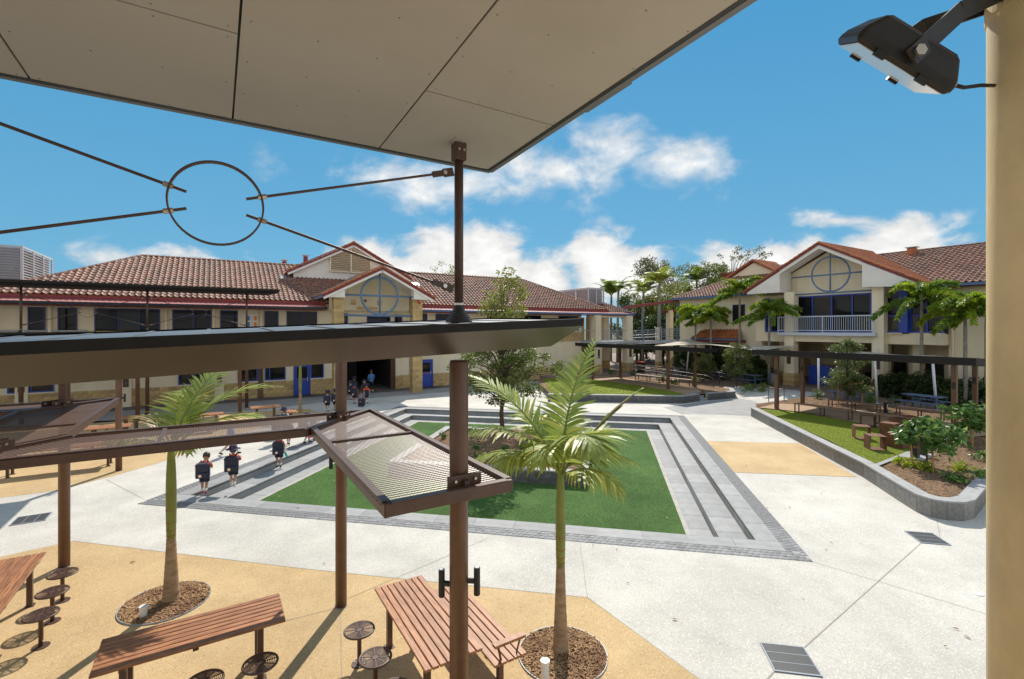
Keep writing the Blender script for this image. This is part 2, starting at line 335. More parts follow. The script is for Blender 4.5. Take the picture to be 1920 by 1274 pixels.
def place_pieces(name,mesh_mb,m,parent,mats4,world=None,limit=300,smooth=False,variants=None):
    """alike pieces: the nearest 'limit' are objects of their own (sharing mesh data), the rest one joined mesh"""
    pw=(world or Matrix.Identity(4)); cp=Vector((0,0,CZ))
    near,rest=split300(mats4,lambda t:((pw@t.translation)-cp).length,limit)
    me=mesh_mb.mesh(name,m,smooth)
    for t in near: inst(me,name,parent,t)
    if rest:
        mb=MB()
        for t in rest: mb.add([t@Vector(p) for p in mesh_mb.v],mesh_mb.f)
        o=mb.build(name,m,parent,smooth); o['kind']='stuff'
# ================================================================ GROUND AND PAVING
CR=R(-11.2); CO=Vector((-8.66,12.92,0)); CE1=Vector((math.cos(CR),math.sin(CR),0)); CE2=Vector((-math.sin(CR),math.cos(CR),0)); CW,CD=14.1,14.15
def C2(a,b): p=CO+CE1*a+CE2*b; return (p.x,p.y)
pit=[C2(0,0),C2(CW,0),C2(CW,CD),C2(0,CD)]
mat('far_grass',(.1,.11,.05),(.13,.12,.06),.2,.95)
sheet('ground',[(-3000,-3000),(3000,-3000),(3000,3000),(-3000,3000)],-.03,'far_grass',[pit])
sheet('plaza_paving',[(-60,-15),(60,-15),(60,75),(-60,75)],0,'white_concrete',[pit])
def strip(mb,a,b,wd,z):
    a=Vector((a[0],a[1],0));b=Vector((b[0],b[1],0));d=(b-a).normalized();x=Vector((-d.y,d.x,0))*wd/2
    vs=[a-x,b-x,b+x,a+x]; mb.add([(v.x,v.y,z) for v in vs],[(0,1,2,3)])
# tan zones
T1=[(-18,2),(-14.5,6.2),(-10.07,9.44),(-9.28,10.15),(-4,9.0),(-1.79,8.58),(1.26,8.02),(2.39,6.16),(3.6,4.2),(3.2,-4),(-18,-4)]
sheet('tan_paving',T1,.004,'tan_concrete')
T2=[(-24,11.3),(-13.58,12.74),(-12.61,13.32),(-12.1,14.8),(-11.8,16.1),(-11.75,19.85),(-11.1,23.2),(-10.2,25.4),(-11.4,26.9),(-15,25.5),(-24,21.5)]
sheet('tan_paving',T2,.004,'tan_concrete')
T3=[(7.62,19.19),(11.23,18.75),(10.42,14.52),(6.85,15.0)]
sheet('tan_paving',T3,.004,'tan_concrete')
# grey band by the planters and apron along the school block
sheet('grey_path',[(8.9,25.2),(11.0,25.0),(12.2,24.6),W2(27,15.4),W2(28.6,18.0),(14.5,30.7),(11.6,29.4),(10.3,28.4),(8.6,27.3)],.004,'grey_paving')
sheet('grey_path',[W2(-22,29.6),W2(2,29.9),W2(6,31.0),W2(13,31.2),W2(24,31.0),W2(24,33.6),W2(-22,33.6)],.004,'grey_paving')
sheet('building_apron',[W2(-22,33.5),W2(24,33.5),W2(26,36),W2(12.2,36),W2(12.2,52),W2(6.8,52),W2(6.8,36),W2(-22,36)],.008,'dark_apron')
sheet('brick_strip',[W2(9.9,34.6),W2(10.25,34.6),W2(10.25,50),W2(9.9,50)],.012,'brick_floor')
jm=MB()
for a,b in [((-10.07,9.44),(-14.5,6.2)),((-9.28,10.15),(-4,9)),((-4,9),(-1.79,8.58)),((-1.79,8.58),(1.26,8.02)),((1.26,8.02),(3.6,4.2)),((1.26,8.02),(1.42,10.02)),((-2.9,7.8),(-.5,10.3)),((-4.4,6.9),(-2.75,7.75)),((-2.75,7.7),(-2.2,6.2)),
            ((-9.61,12.58),(-12.1,14.3)),(C2(14.9,-.8),(11.4,3.6)),((10.0,11.3),(8.9,9.95)),((8.56,10.05),(4.1,6.75)),((3.45,6.3),(1.0,4.3)),((11.0,25.0),(12.2,24.55)),((9.8,26.2),(13.4,24.6)),(T3[0],T3[1]),(T3[2],T3[3])]:
    strip(jm,a,b,.009,.0085)
struct(jm.build('paving_joints','joint'))
# terrace in front of the far buildings, a ramp up to it
RAMP=[W(28.4,14.9,.006),W(28.4,20.6,.006),W(30.9,21.2,.3),W(30.9,14.6,.3)]
struct(MB().add([tuple(p) for p in RAMP],[(0,1,2,3)][::1]).build('ramp_paving','white_concrete'))
tp=[W2(30.9,-8),W2(30.9,31.5),W2(24.5,32.3),W2(24.5,60),W2(75,60),W2(75,-8)]
struct(MB().prism(tp,-.02,.3).build('terrace_paving','terrace_paver'))
sheet('terrace_path',[W2(30.9,15.6),W2(30.9,21),W2(33,20.5),W2(33.5,15.8)],.304,'white_concrete')
# ---------------------------------------------------------------- sunken court
court=bpy.data.objects.new('sunken_court',None); COL.objects.link(court); court.location=CO; court.rotation_euler=(0,0,CR)
struct(court,'sunken square court with grey stone steps on three sides')
CM=Matrix.Translation(CO)@Matrix.Rotation(CR,4,'Z')
unit=MB().box(-.5,.5,-.5,.5,-.5,.5)
def boxm(x0,x1,y0,y1,z0,z1): return Matrix.Translation(((x0+x1)/2,(y0+y1)/2,(z0+z1)/2))@Matrix.Diagonal((x1-x0,y1-y0,z1-z0,1))
def runs(a,b,l,off=0):
    r=[];x=a
    k=max(1,round((b-a)/l)); st=(b-a)/k
    return [(a+i*st,a+(i+1)*st) for i in range(k)]
slab_me=unit.mesh('paver','bluestone'); riser_me=unit.mesh('riser','bluestone'); G=.004
rj=lambda:random.uniform(-.0015,.0015)
def slab(x0,x1,y0,y1,z): inst(slab_me,'paver',court,boxm(x0+G,x1-G,y0+G,y1-G,z-.05,z+rj()))
z0=.012
for a,b in runs(-.45,CW+.45,.95): slab(a,b,-.45,0,z0); slab(a,b,CD,CD+.45,z0)
for a,b in runs(0,CD,.95): slab(-.45,0,a,b,z0); slab(CW,CW+.45,a,b,z0)
for lev,(i0,i1) in enumerate(((0,.62),(.62,1.12))):
    z=-.22*(lev+1)
    for a,b in runs(i0,CD-i1,.9): 
        slab(i0,i1,a,b,z); slab(CW-i1,CW-i0,a,b,z)
        inst(riser_me,'riser',court,boxm(i0-.05,i0,a+G,b-G,z+.002,z+.158)); inst(riser_me,'riser',court,boxm(CW-i0,CW-i0+.05,a+G,b-G,z+.002,z+.158))
    for a,b in runs(i0,CW-i0,.9):
        slab(a,b,CD-i1,CD-i0,z); inst(riser_me,'riser',court,boxm(a+G,b-G,CD-i0,CD-i0+.05,z+.002,z+.158))
core=MB().box(-.4,-.055,-.4,CD+.4,-.9,-.045).box(CW+.055,CW+.4,-.4,CD+.4,-.9,-.045).box(-.055,CW+.055,CD+.055,CD+.4,-.9,-.045).box(-.05,CW+.05,-.4,-.004,-.9,-.045)
core.box(-.05,.57,-.002,CD,-.9,-.272).box(CW-.57,CW+.05,-.002,CD,-.9,-.272).box(.57,CW-.57,CD-.57,CD,-.9,-.272).box(.5,CW-.5,-.002,CD-.5,-.9,-.495)
core.build('step_core','mortar',court)
e=MB().box(1.12,1.24,0,CD-1.12,-.5,-.437).box(CW-1.24,CW-1.12,0,CD-1.12,-.5,-.437).box(1.24,CW-1.24,CD-1.24,CD-1.12,-.5,-.437); e.build('turf_edging','pale_edge',court)
lawn=MB(); gx,gy=60,60
for i in range(gx+1):
    for j in range(gy+1): lawn.v.append((1.24+(CW-2.48)*i/gx,.0+(CD-1.24)*j/gy,-.432+random.uniform(-.004,.006)))
lawn.f=[(i*(gy+1)+j,(i+1)*(gy+1)+j,(i+1)*(gy+1)+j+1,i*(gy+1)+j+1) for i in range(gx) for j in range(gy)]
o=lawn.build('court_lawn','turf',court,smooth=True)
# turf tufts: short blades
def blades(name,m,parent,poly,z,n,h=.03,wd=.012,seed=1):
    rnd=random.Random(seed); xs=[p[0] for p in poly]; ys=[p[1] for p in poly]; mb=MB(); k=0
    while k<n:
        x=rnd.uniform(min(xs),max(xs)); y=rnd.uniform(min(ys),max(ys))
        if not inside((x,y),poly): continue
        k+=1; a=rnd.uniform(0,6.28); l=rnd.uniform(.6,1.2)*h; dx,dy=math.cos(a)*wd,math.sin(a)*wd; tx,ty=rnd.uniform(-.02,.02),rnd.uniform(-.02,.02)
        mb.add([(x-dx,y-dy,z),(x+dx,y+dy,z),(x+tx,y+ty,z+l)],[(0,1,2)])
    o=mb.build(name,m,parent); o['kind']='stuff'; return o
leafmat('turf_blade',(.07,.155,.028),(.11,.21,.048),(.18,.29,.09),.3,rough=.7); leafmat('turf_blade_light',(.2,.25,.018),(.27,.32,.035),(.38,.42,.08),.3,rough=.7)
blades('turf_blades','turf_blade',court,[(1.26,.1),(CW-1.26,.1),(CW-1.26,CD-1.3),(1.26,CD-1.3)],-.432,60000,.02,.006)
cob=MB().box(-.056,.056,-.056,.056,-.03,.006); cob.add([(-.056,-.056,.006),(.056,-.056,.006),(.056,.056,.006),(-.056,.056,.006),(-.04,-.04,.014),(.04,-.04,.014),(.04,.04,.014),(-.04,.04,.014)],[(0,1,5,4),(1,2,6,5),(2,3,7,6),(3,0,4,7),(4,5,6,7)])
cob.f=[f for f in cob.f if f!=(4,5,6,7)]
cm=[]
def cobs(x0,x1,y0,y1,along):
    L_=(x1-x0) if along else (y1-y0); k=int(L_/.118)
    for r in range(3):
        for i in range(k):
            t=(i+.5+(.5 if r==1 else 0))*L_/k
            if t>L_-.03: continue
            p=(x0+t,y0+(r+.5)*(y1-y0)/3) if along else (x0+(r+.5)*(x1-x0)/3,y0+t)
            cm.append(Matrix.Translation((p[0]+random.uniform(-.003,.003),p[1]+random.uniform(-.003,.003),random.uniform(-.001,.003)))@Matrix.Rotation(random.uniform(-.05,.05),4,'Z'))
cobs(-.8,CW+.8,-.8,-.45,True); cobs(-.8,CW+.8,CD+.45,CD+.8,True); cobs(-.8,-.45,-.45,CD+.45,False); cobs(CW+.45,CW+.8,-.45,CD+.45,False)
place_pieces('cobble',cob,'cobble',court,cm,CM)
bed=MB()
for x0,x1,y0,y1 in ((-.8,CW+.8,-.8,-.45),(-.8,CW+.8,CD+.45,CD+.8),(-.8,-.45,-.45,CD+.45),(CW+.45,CW+.8,-.45,CD+.45)): bed.add([(x0,y0,.004),(x1,y0,.004),(x1,y1,.004),(x0,y1,.004)],[(0,1,2,3)])
bed.build('cobble_bed','pale_edge',court)
# ---------------------------------------------------------------- walls built of stone panels along a line
def text_mesh(s,size,m,name='lettering',ext=.004):
    cu=bpy.data.curves.new(name,'FONT'); cu.body=s; cu.size=size; cu.extrude=ext; cu.align_x='CENTER'; cu.align_y='CENTER'
    o=bpy.data.objects.new(name,cu); COL.objects.link(o); dg=bpy.context.evaluated_depsgraph_get(); me=bpy.data.meshes.new_from_object(o.evaluated_get(dg)); bpy.data.objects.remove(o)
    me.materials.clear(); me.materials.append(MATS[m]); return me
def stone_wall(parent,pts,h,thick,panel,pm,capm,z=0,capw=None,inward=1,captk=.04,closed=False):
    """a low wall: core, a row of stone panels on the outer face, capping stones"""
    P=[Vector((p[0],p[1],0)) for p in pts]; pme=unit.mesh('stone_panel',pm); cme=unit.mesh('capping_stone',capm)
    n=len(P); seg=range(n if closed else n-1); core=MB()
    for i in seg:
        a,b=P[i],P[(i+1)%n]; d=(b-a); l=d.length; d.normalize(); nn=Vector((-d.y,d.x,0))*inward; rot=math.atan2(d.y,d.x)
        for x0,x1 in runs(0,l,panel):
            mid=a+d*((x0+x1)/2)
            inst(pme,'stone_panel',parent,Matrix.Translation((*(mid+nn*.02).xy,z+(h-captk)/2))@Matrix.Rotation(rot,4,'Z')@Matrix.Diagonal((x1-x0-.008,.04,h-captk-.006,1)))
            inst(cme,'capping_stone',parent,Matrix.Translation((*(mid+nn*(thick/2-.006)).xy,z+h-captk/2+random.uniform(-.001,.001)))@Matrix.Rotation(rot,4,'Z')@Matrix.Diagonal((x1-x0-.006,thick+.012,captk,1)))
        c=a+d*l/2+nn*(thick/2+.01); core.obox((c.x,c.y,z+(h-captk)/2-.02),l-.02,thick-.06,h-captk-.03,rot)
    core.build('wall_core','mortar',parent)
def mulch_bed(name,parent,poly,z,hump=0.,seed=3,nchips=2500,res=.35):
    """gridded mulch surface with loose chips"""
    rnd=random.Random(seed); xs=[p[0] for p in poly]; ys=[p[1] for p in poly]; cx,cy=sum(xs)/len(xs),sum(ys)/len(ys); rr=max(max(xs)-cx,max(ys)-cy)
    hz=lambda x,y: z+hump*max(0,1-((x-cx)**2+(y-cy)**2)/rr**2)
    mb=MB(); lists=[[Vector((p[0],p[1],0)) for p in poly]]; idx={}
    # triangulated fan through a fine grid
    bm=bmesh.new(); vs=[bm.verts.new((p[0],p[1],z)) for p in poly]; f=bm.faces.new(vs); bmesh.ops.triangulate(bm,faces=[f])
    for _ in range(4):
        ed=[e for e in bm.edges if e.calc_length()>res]
        if not ed: break
        bmesh.ops.subdivide_edges(bm,edges=ed,cuts=1); bmesh.ops.triangulate(bm,faces=bm.faces[:])
    bnd={v for e in bm.edges if len(e.link_faces)<2 for v in e.verts}
    for v in bm.verts:
        if v not in bnd: v.co.z=hz(v.co.x,v.co.y)+rnd.uniform(-.012,.02)
    me=bpy.data.meshes.new(name); bm.normal_update()
    for f in bm.faces:
        if f.normal.z<0: f.normal_flip()
    bm.to_mesh(me); bm.free(); me.materials.append(MATS['mulch']); o=bpy.data.objects.new(name,me); COL.objects.link(o); o.parent=parent
    ch=MB(); k=0
    while k<nchips:
        x=rnd.uniform(min(xs),max(xs)); y=rnd.uniform(min(ys),max(ys))
        if not inside((x,y),poly): continue
        k+=1; ch.obox((x,y,hz(x,y)+rnd.uniform(.005,.02)),rnd.uniform(.03,.07),rnd.uniform(.008,.02),.006,rnd.uniform(0,6.3),rnd.uniform(-.4,.4),rnd.uniform(-.4,.4))
    c=ch.build('mulch_chips','chip',parent); c['kind']='stuff'
    return o
# ---------------------------------------------------------------- planter in the court
pl=thing('stone_planter','dark stone planter box full of brown mulch in the middle of the sunken green lawn','planter',CM@Vector((7.08,7.1,-.432)),CR)
hw,hd=3.33,3.0; PH=.44
stone_wall(pl,[(-hw,-hd),(hw,-hd),(hw,hd),(-hw,hd)],PH,.3,.95,'bluestone_dark','cap_grey',0,closed=True)
mulch_bed('mulch',pl,[(-hw+.28,-hd+.28),(hw-.28,-hd+.28),(hw-.28,hd-.28),(-hw+.28,hd-.28)],PH-.06,.38,3,5000)
mat('letter',(.22,.22,.22),None,rough=.6)
for ch,x in zip('HUGHES',(.68,1.14,1.62,2.08,2.52,3.06)):
    me=text_mesh(ch,.2,'letter'); inst(me,'letter',pl,Matrix.Translation((x,-hd-.004,.25))@Matrix.Rotation(R(90),4,'X'))
# ---------------------------------------------------------------- raised platform at the back, raised bed on the right
RB=[(12.22,24.55),(11.4,19.5),(10.59,14.46),(10.0,12.2),(9.9,11.75),(9.98,11.42),(10.2,11.25),(10.55,11.2),(10.95,11.36),(12.4,12.5),(16.5,15.6),W2(30.4,6.5),W2(30.4,15.2),W2(25,15.3)]
rb=thing('raised_bed','long raised garden bed edged by a curved grey stone wall beside the cream pole','garden bed',(0,0,0))
stone_wall(rb,RB[:12],.45,.3,.85,'stone_grey','cap_grey',inward=-1 if False else 1)
bedpoly=[(12.35,24.2),(11.66,19.4),(10.87,14.4),(10.28,12.2),(10.2,11.9),(10.3,11.6),(10.5,11.52),(10.8,11.6),(12.2,12.7),(16.5,15.9),W2(30.4,6.5),W2(30.4,15.2),W2(25,15.25)]
mulch_bed('mulch',rb,bedpoly,.385,.0,5,7000,.6)
def flat(name,pts,z,m,parent):
    P=[(p[0],p[1]) for p in pts]; o=sheet(name,P,z,m); del o['kind']; o.parent=parent; return o
LW=[gp(1418,766,.42),gp(1500,773,.42),gp(1590,790,.42),gp(1720,818,.42),gp(1760,832,.42),gp(1705,849,.42),gp(1641,874,.42),gp(1560,829,.42)]
flat('lawn',LW,.42,'turf_light',rb); blades('turf_blades','turf_blade_light',rb,[(p.x,p.y) for p in LW],.42,24000,.022,.007,seed=4)
PT=[gp(1424,764.5,.43),gp(1455,757,.43),gp(1530,760,.43),gp(1600,770,.43),gp(1700,782,.43),gp(1850,801,.43),gp(1862,815,.43),gp(1800,822,.43),gp(1762,830,.43),gp(1720,817,.43),gp(1590,789,.43),gp(1500,772,.43)]
flat('rubber_path',PT,.428,'rubber_path',rb)
em=MB(); strip(em,gp(1705,849,.42).xy,gp(1641,874,.42).xy,.14,.436); strip(em,gp(1705,849,.42).xy,gp(1722,843,.42).xy,.14,.436); em.build('edging_strip','cap_grey',rb)
em=MB()
for a,b in ((gp(1530,760,.43),gp(1700,782,.43)),(gp(1700,782,.43),gp(1850,801,.43))): strip(em,a.xy,b.xy,.18,.434)
em.build('path_edging','pale_edge',rb)
pf=thing('raised_platform','low raised platform with dark stone wall, lawn and tan path behind the sunken court','platform',(0,0,0))
stone_wall(pf,[(2.2,29.6),(10.2,28.72),(11.55,29.58)],.45,.3,.85,'bluestone_dark','cap_grey')
stone_wall(pf,[(12.25,29.95),(14.4,30.92),(15.0,32.6)],.45,.3,.85,'bluestone_dark','cap_grey')
st=MB(); 
for i in range(3):
    a=Vector((11.6,29.62,0)); b=Vector((12.2,29.9,0)); d=(b-a).normalized(); nn=Vector((-d.y,d.x,0)); c=(a+b)/2+nn*(.15+.3*i); st.obox((c.x,c.y,.075*(i+1)),.62,.3,.15*(i+1),math.atan2(d.y,d.x))
st.build('steps','bluestone',pf)
PFP=[(2.4,29.9),(10.2,29.0),(11.5,29.86),(12.3,30.26),(14.2,31.1),(14.7,32.7),W2(30.8,22.5),W2(30.8,31.2),W2(26.5,32.2),W2(22,32)]
mulch_bed('mulch',pf,PFP,.39,0,6,3000,.8)
LP=[(2.5,30.0),(10.25,29.05),(10.7,29.6),(10.4,31.0),(9.0,34.3),(6.8,37.6),(5.3,39.5),(2.5,39)]
flat('lawn',LP,.42,'turf_light',pf); blades('turf_blades','turf_blade_light',pf,LP,.42,9000,.04,.018,seed=5)
flat('rubber_path',[(10.72,29.62),(11.4,29.95),(12.2,30.9),(12.6,32.4),(12.4,33.4),(11.3,36),(9.4,38.9),(7.6,41.2),(5.8,40.6),(5.3,39.5),(6.8,37.6),(9.0,34.3),(10.4,31.0)],.428,'rubber_path',pf)
# ---------------------------------------------------------------- drains, tree pits, pipes
def grate(q,label):
    c=sum((Vector((p.x,p.y,0)) for p in q),Vector())/4; ex=(q[1]-q[0]); a=math.atan2(ex.y,ex.x); lx=ex.length; ly=(q[3]-q[0]).length
    t=thing('drain_grate',label,'drain grate',(c.x,c.y,.004),a,'drain grates in the plaza paving')
    MB().box(-lx/2,lx/2,-ly/2,ly/2,.001,.003).build('sump','grate_gap',t)
    f=MB(); 
    for x0,x1,y0,y1 in ((-lx/2,lx/2,-ly/2,-ly/2+.02),(-lx/2,lx/2,ly/2-.02,ly/2),(-lx/2,-lx/2+.02,-ly/2+.02,ly/2-.02),(lx/2-.02,lx/2,-ly/2+.02,ly/2-.02)): f.box(x0,x1,y0,y1,.003,.013)
    f.build('frame','steel_grey',t)
    k=int(lx/.018); me=MB().box(-.006,.006,-ly/2+.022,ly/2-.022,.003,.011).mesh('bar','grate')
    for i in range(2,k-1): inst(me,'bar',t,Matrix.Translation((-lx/2+i*lx/k,0,0)))
    for yy in (-ly/6,ly/6): MB().box(-lx/2+.02,lx/2-.02,yy-.005,yy+.005,.0112,.0125).build('cross_bar','steel_grey',t)
grate([gp(1425,1206),gp(1508,1215),gp(1541,1271),gp(1452,1260)],'square drain grate nearest the camera in pale paving beside the cream pole')
grate([gp(1697,997),gp(1750,1001),gp(1781,1023),gp(1727,1019)],'square drain grate in pale paving below the curved end of the garden bed')
grate([gp(18,986),gp(35,970),gp(95,963),gp(85,977)],'square drain grate in pale paving left of the brown post')
t=gp(1836,1115); tag(MB().lathe([(.0,0),(.065,.0),(.062,.008),(.05,.012),(.0,.013)],20).build('survey_disc','pvc',loc=(t.x,t.y,.002),smooth=False),'small white disc set in the paving close to the cream pole','floor disc')
t=gp(70,868,0); tag(MB().box(-.5,.5,-.35,.35,.001,.01).build('pit_cover','dark_apron',loc=(t.x-.4,t.y,.006),rot=(0,0,ANG)),'dark rectangular pit cover in tan paving beside a table leg','pit cover')
def tree_pit(c,r,label):
    t=thing('tree_pit',label,'tree pit',(c.x,c.y,.004),0,'round tree pits in the tan paving')
    ring=MB(); n=48
    for i in range(n):
        a,b=2*PI*i/n,2*PI*(i+1)/n
        q=[(r*math.cos(a),r*math.sin(a)),((r+.012)*math.cos(a),(r+.012)*math.sin(a)),((r+.012)*math.cos(b),(r+.012)*math.sin(b)),(r*math.cos(b),r*math.sin(b))]
        ring.prism(q,0,.02)
    ring.build('steel_edging','steel_grey',t)
    mulch_bed('mulch',t,[(r*math.cos(2*PI*i/n),r*math.sin(2*PI*i/n)) for i in range(n)],.003,.03,int(r*1000),1800,.09)
tree_pit(gp(1055,1228),.6,'round mulch tree pit around the palm at lower centre beside the slatted bench')
tree_pit(gp(311,1130),.62,'round mulch tree pit around the palm behind the front slatted table')
def pipe(p,h,label):
    o=MB().lathe([(.0,0),(.052,0),(.052,h-.03),(.06,h-.03),(.06,h),(.0,h)],20).build('pvc_pipe','pvc',loc=p); tag(o,label,'pipe','white watering pipes in the tree pits')
p=gp(269,1156,.02); pipe(p,.16,'short white plastic pipe cap beside the palm behind the front table')
p=gp(1022,1275,.02); pipe(p,.25,'taller white plastic pipe beside the palm at lower centre')

# fallen leaves blown over paving and lawn
rl=random.Random(77); lm=MB()
for i in range(170):
    if i<90: x,y,z=rl.uniform(-9,11),rl.uniform(6.3,24),.014
    else: p=C2(rl.uniform(1.4,12.6),rl.uniform(.5,12.7)); x,y,z=p[0],p[1],-.4
    if z>0 and inside((x,y),pit): continue
    a=rl.uniform(0,6.3); l=rl.uniform(.03,.06); dx,dy=math.cos(a)*l,math.sin(a)*l
    lm.add([(x-dx,y-dy,z),(x-dy*.35,y+dx*.35,z+.012),(x+dx,y+dy,z+.004),(x+dy*.35,y-dx*.35,z+.008)],[(0,1,2,3)])
leafmat('litter',(.2,.1,.04),(.35,.2,.08),(.45,.38,.15),.2); tag(lm.build('leaf_litter','litter'),'scattered small dry leaves on the paving and lawn','leaves',kind='stuff')
# ================================================================ CANOPIES, POSTS, AWNINGS
def area2(p): return sum(p[i][0]*p[(i+1)%len(p)][1]-p[(i+1)%len(p)][0]*p[i][1] for i in range(len(p)))
def canopy(name,label,outer,inner,zf,fh=.055,drop=.2,group=None,topm='roof_metal',um='canopy_under'):
    """flat roof with thin dark edge, sloping under-edge and level soffit; outlines in (s,n); zf gives the top"""
    t=thing(name,label,'canopy',(0,0,0),ANG,group); n=len(outer)
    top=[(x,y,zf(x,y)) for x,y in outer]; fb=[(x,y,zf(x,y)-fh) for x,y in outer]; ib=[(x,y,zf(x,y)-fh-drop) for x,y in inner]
    MB().add([(x,y,z) for x,y,z in top],[tuple(range(n))]).build('roof_sheet',topm,t)
    m=MB(); 
    ins=.03
    for i in range(n):
        j=(i+1)%n; m.add([fb[i],fb[j],top[j],top[i]],[(0,1,2,3)])
        a=Vector((outer[i][0],outer[i][1],0)); b=Vector((outer[j][0],outer[j][1],0)); d=(b-a).normalized(); nn=Vector((-d.y,d.x,0))*.035
        hi=.012; m.add([top[i],top[j],(top[j][0],top[j][1],top[j][2]+hi),(top[i][0],top[i][1],top[i][2]+hi)],[(0,1,2,3)])
        m.add([(top[i][0],top[i][1],top[i][2]+hi),(top[j][0],top[j][1],top[j][2]+hi),(top[j][0]+nn.x,top[j][1]+nn.y,top[j][2]+hi+.001),(top[i][0]+nn.x,top[i][1]+nn.y,top[i][2]+hi+.001)],[(0,1,2,3)])
    m.build('fascia','fascia_dark',t)
    m=MB()
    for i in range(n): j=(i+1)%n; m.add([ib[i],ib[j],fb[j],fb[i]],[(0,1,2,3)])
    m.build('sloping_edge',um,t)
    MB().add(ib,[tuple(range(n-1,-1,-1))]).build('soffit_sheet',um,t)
    return t
def ribs(t,s0,s1,n0,n1,zf,pitch=.2):
    me=None
    k=int((s1-s0)/pitch)
    for i in range(1,k):
        s=s0+(s1-s0)*i/k; MB().beam((s,n0,zf(s,n0)+.001),(s,n1,zf(s,n1)+.001),.03,.012).build('roof_rib','roof_metal',t)
def post(s,n,z0,z1,r,label,name='canopy_post',group='round brown steel canopy posts',lights=(),seg=24,m='post_brown'):
    t=thing(name,label,'post',W(s,n,z0),ANG,group)
    MB().lathe([(0,0),(r,0),(r,z1-z0-.02),(r-.01,z1-z0),(0,z1-z0)],seg).build('shaft',m,t,smooth=False)
    for o in t.children: 
        for p in o.data.polygons: p.use_smooth=len(p.vertices)==4 and abs(p.normal.z)<.5
    MB().lathe([(0,0),(r+.012,0),(r+.012,.012),(0,.012)],seg).build('base_ring','cap_grey',t)
    for az_,zl in lights:
        dx,dy=math.cos(az_),math.sin(az_); q=r+.085
        b=MB().tube([(dx*(r-.01),dy*(r-.01),zl),(dx*(q-.02),dy*(q-.02),zl)],.026,10); lo=b.build('light_arm','black_metal',t)
        b=MB().lathe([(0,-.13),(.028,-.13),(.03,-.125),(.03,.125),(.028,.13),(0,.13)],16,(dx*q,dy*q,zl)); sh=b.build('spotlight','black_metal',t)
        MB().lathe([(0,.1303),(.022,.1303),(.022,.132),(0,.132)],12,(dx*q,dy*q,zl)).build('lens','lamp_glass',sh)
    return t
a_of=lambda v: math.atan2(v[1],v[0])-ANG   # world direction to local angle
LOWZ=lambda s,n:4.578+.0425*(s-2.87)+.02*(n-3.4)
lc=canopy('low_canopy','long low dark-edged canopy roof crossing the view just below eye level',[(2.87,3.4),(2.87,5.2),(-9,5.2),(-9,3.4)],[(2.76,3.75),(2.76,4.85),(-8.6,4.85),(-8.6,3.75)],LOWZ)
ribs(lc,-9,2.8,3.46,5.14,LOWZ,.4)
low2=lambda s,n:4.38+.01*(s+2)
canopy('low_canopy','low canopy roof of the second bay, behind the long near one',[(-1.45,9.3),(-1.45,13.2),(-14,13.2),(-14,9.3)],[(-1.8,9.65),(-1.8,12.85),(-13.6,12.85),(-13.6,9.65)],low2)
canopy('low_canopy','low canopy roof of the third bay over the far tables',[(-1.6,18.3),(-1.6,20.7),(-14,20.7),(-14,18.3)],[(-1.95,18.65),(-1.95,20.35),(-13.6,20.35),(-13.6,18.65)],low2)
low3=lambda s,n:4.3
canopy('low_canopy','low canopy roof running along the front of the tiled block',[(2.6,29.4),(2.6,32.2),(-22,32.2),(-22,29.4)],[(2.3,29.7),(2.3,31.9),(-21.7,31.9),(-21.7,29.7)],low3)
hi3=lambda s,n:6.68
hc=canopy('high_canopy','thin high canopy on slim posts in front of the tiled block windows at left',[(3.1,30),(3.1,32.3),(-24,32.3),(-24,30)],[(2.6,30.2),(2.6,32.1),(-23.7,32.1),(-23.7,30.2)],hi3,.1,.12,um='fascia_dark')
# near posts
p1=post(1.95,4.11,0,4.2,.088,'thick round brown post in the middle, nearest the camera, with two black spotlights',lights=((a_of((-1,.25)),2.08),(a_of((1,-.1)),2.13)))
post(1.73,8.07,0,4.2,.088,'round brown post left of centre with its foot on tan paving and one spotlight',lights=((a_of((-1,.1)),2.35),))
post(-2.43,12.15,0,4.2,.088,'round brown post at left standing behind the three round stools')
post(-2.6,19.43,0,4.2,.088,'round brown post at left beside the dry palm fronds, foot on tan paving',lights=((a_of((1,.1)),2.3),))
post(-1.93,4.11,0,4.3,.088,'round brown post out of view at left carrying the near canopy')
post(-2.3,8.07,0,4.2,.088,'round brown post at the far left edge under the mesh awnings')
for s,n,lb in ((-3.2,29.2,'round brown post in front of the tiled block, behind the dry palm'),(-3.0,31,'round brown post close to the wall of the tiled block, behind the left palm'),(1.5,31,'round brown post beside the slatted wall panel near the left blue window'),(-7.7,31,'round brown post near the left edge in front of sandstone blocks'),(1.1,29.2,'round brown post in front of the left blue window, with a spotlight')):
    post(s,n,0,4.1,.088,lb,lights=((a_of((1,0)),2.4),))
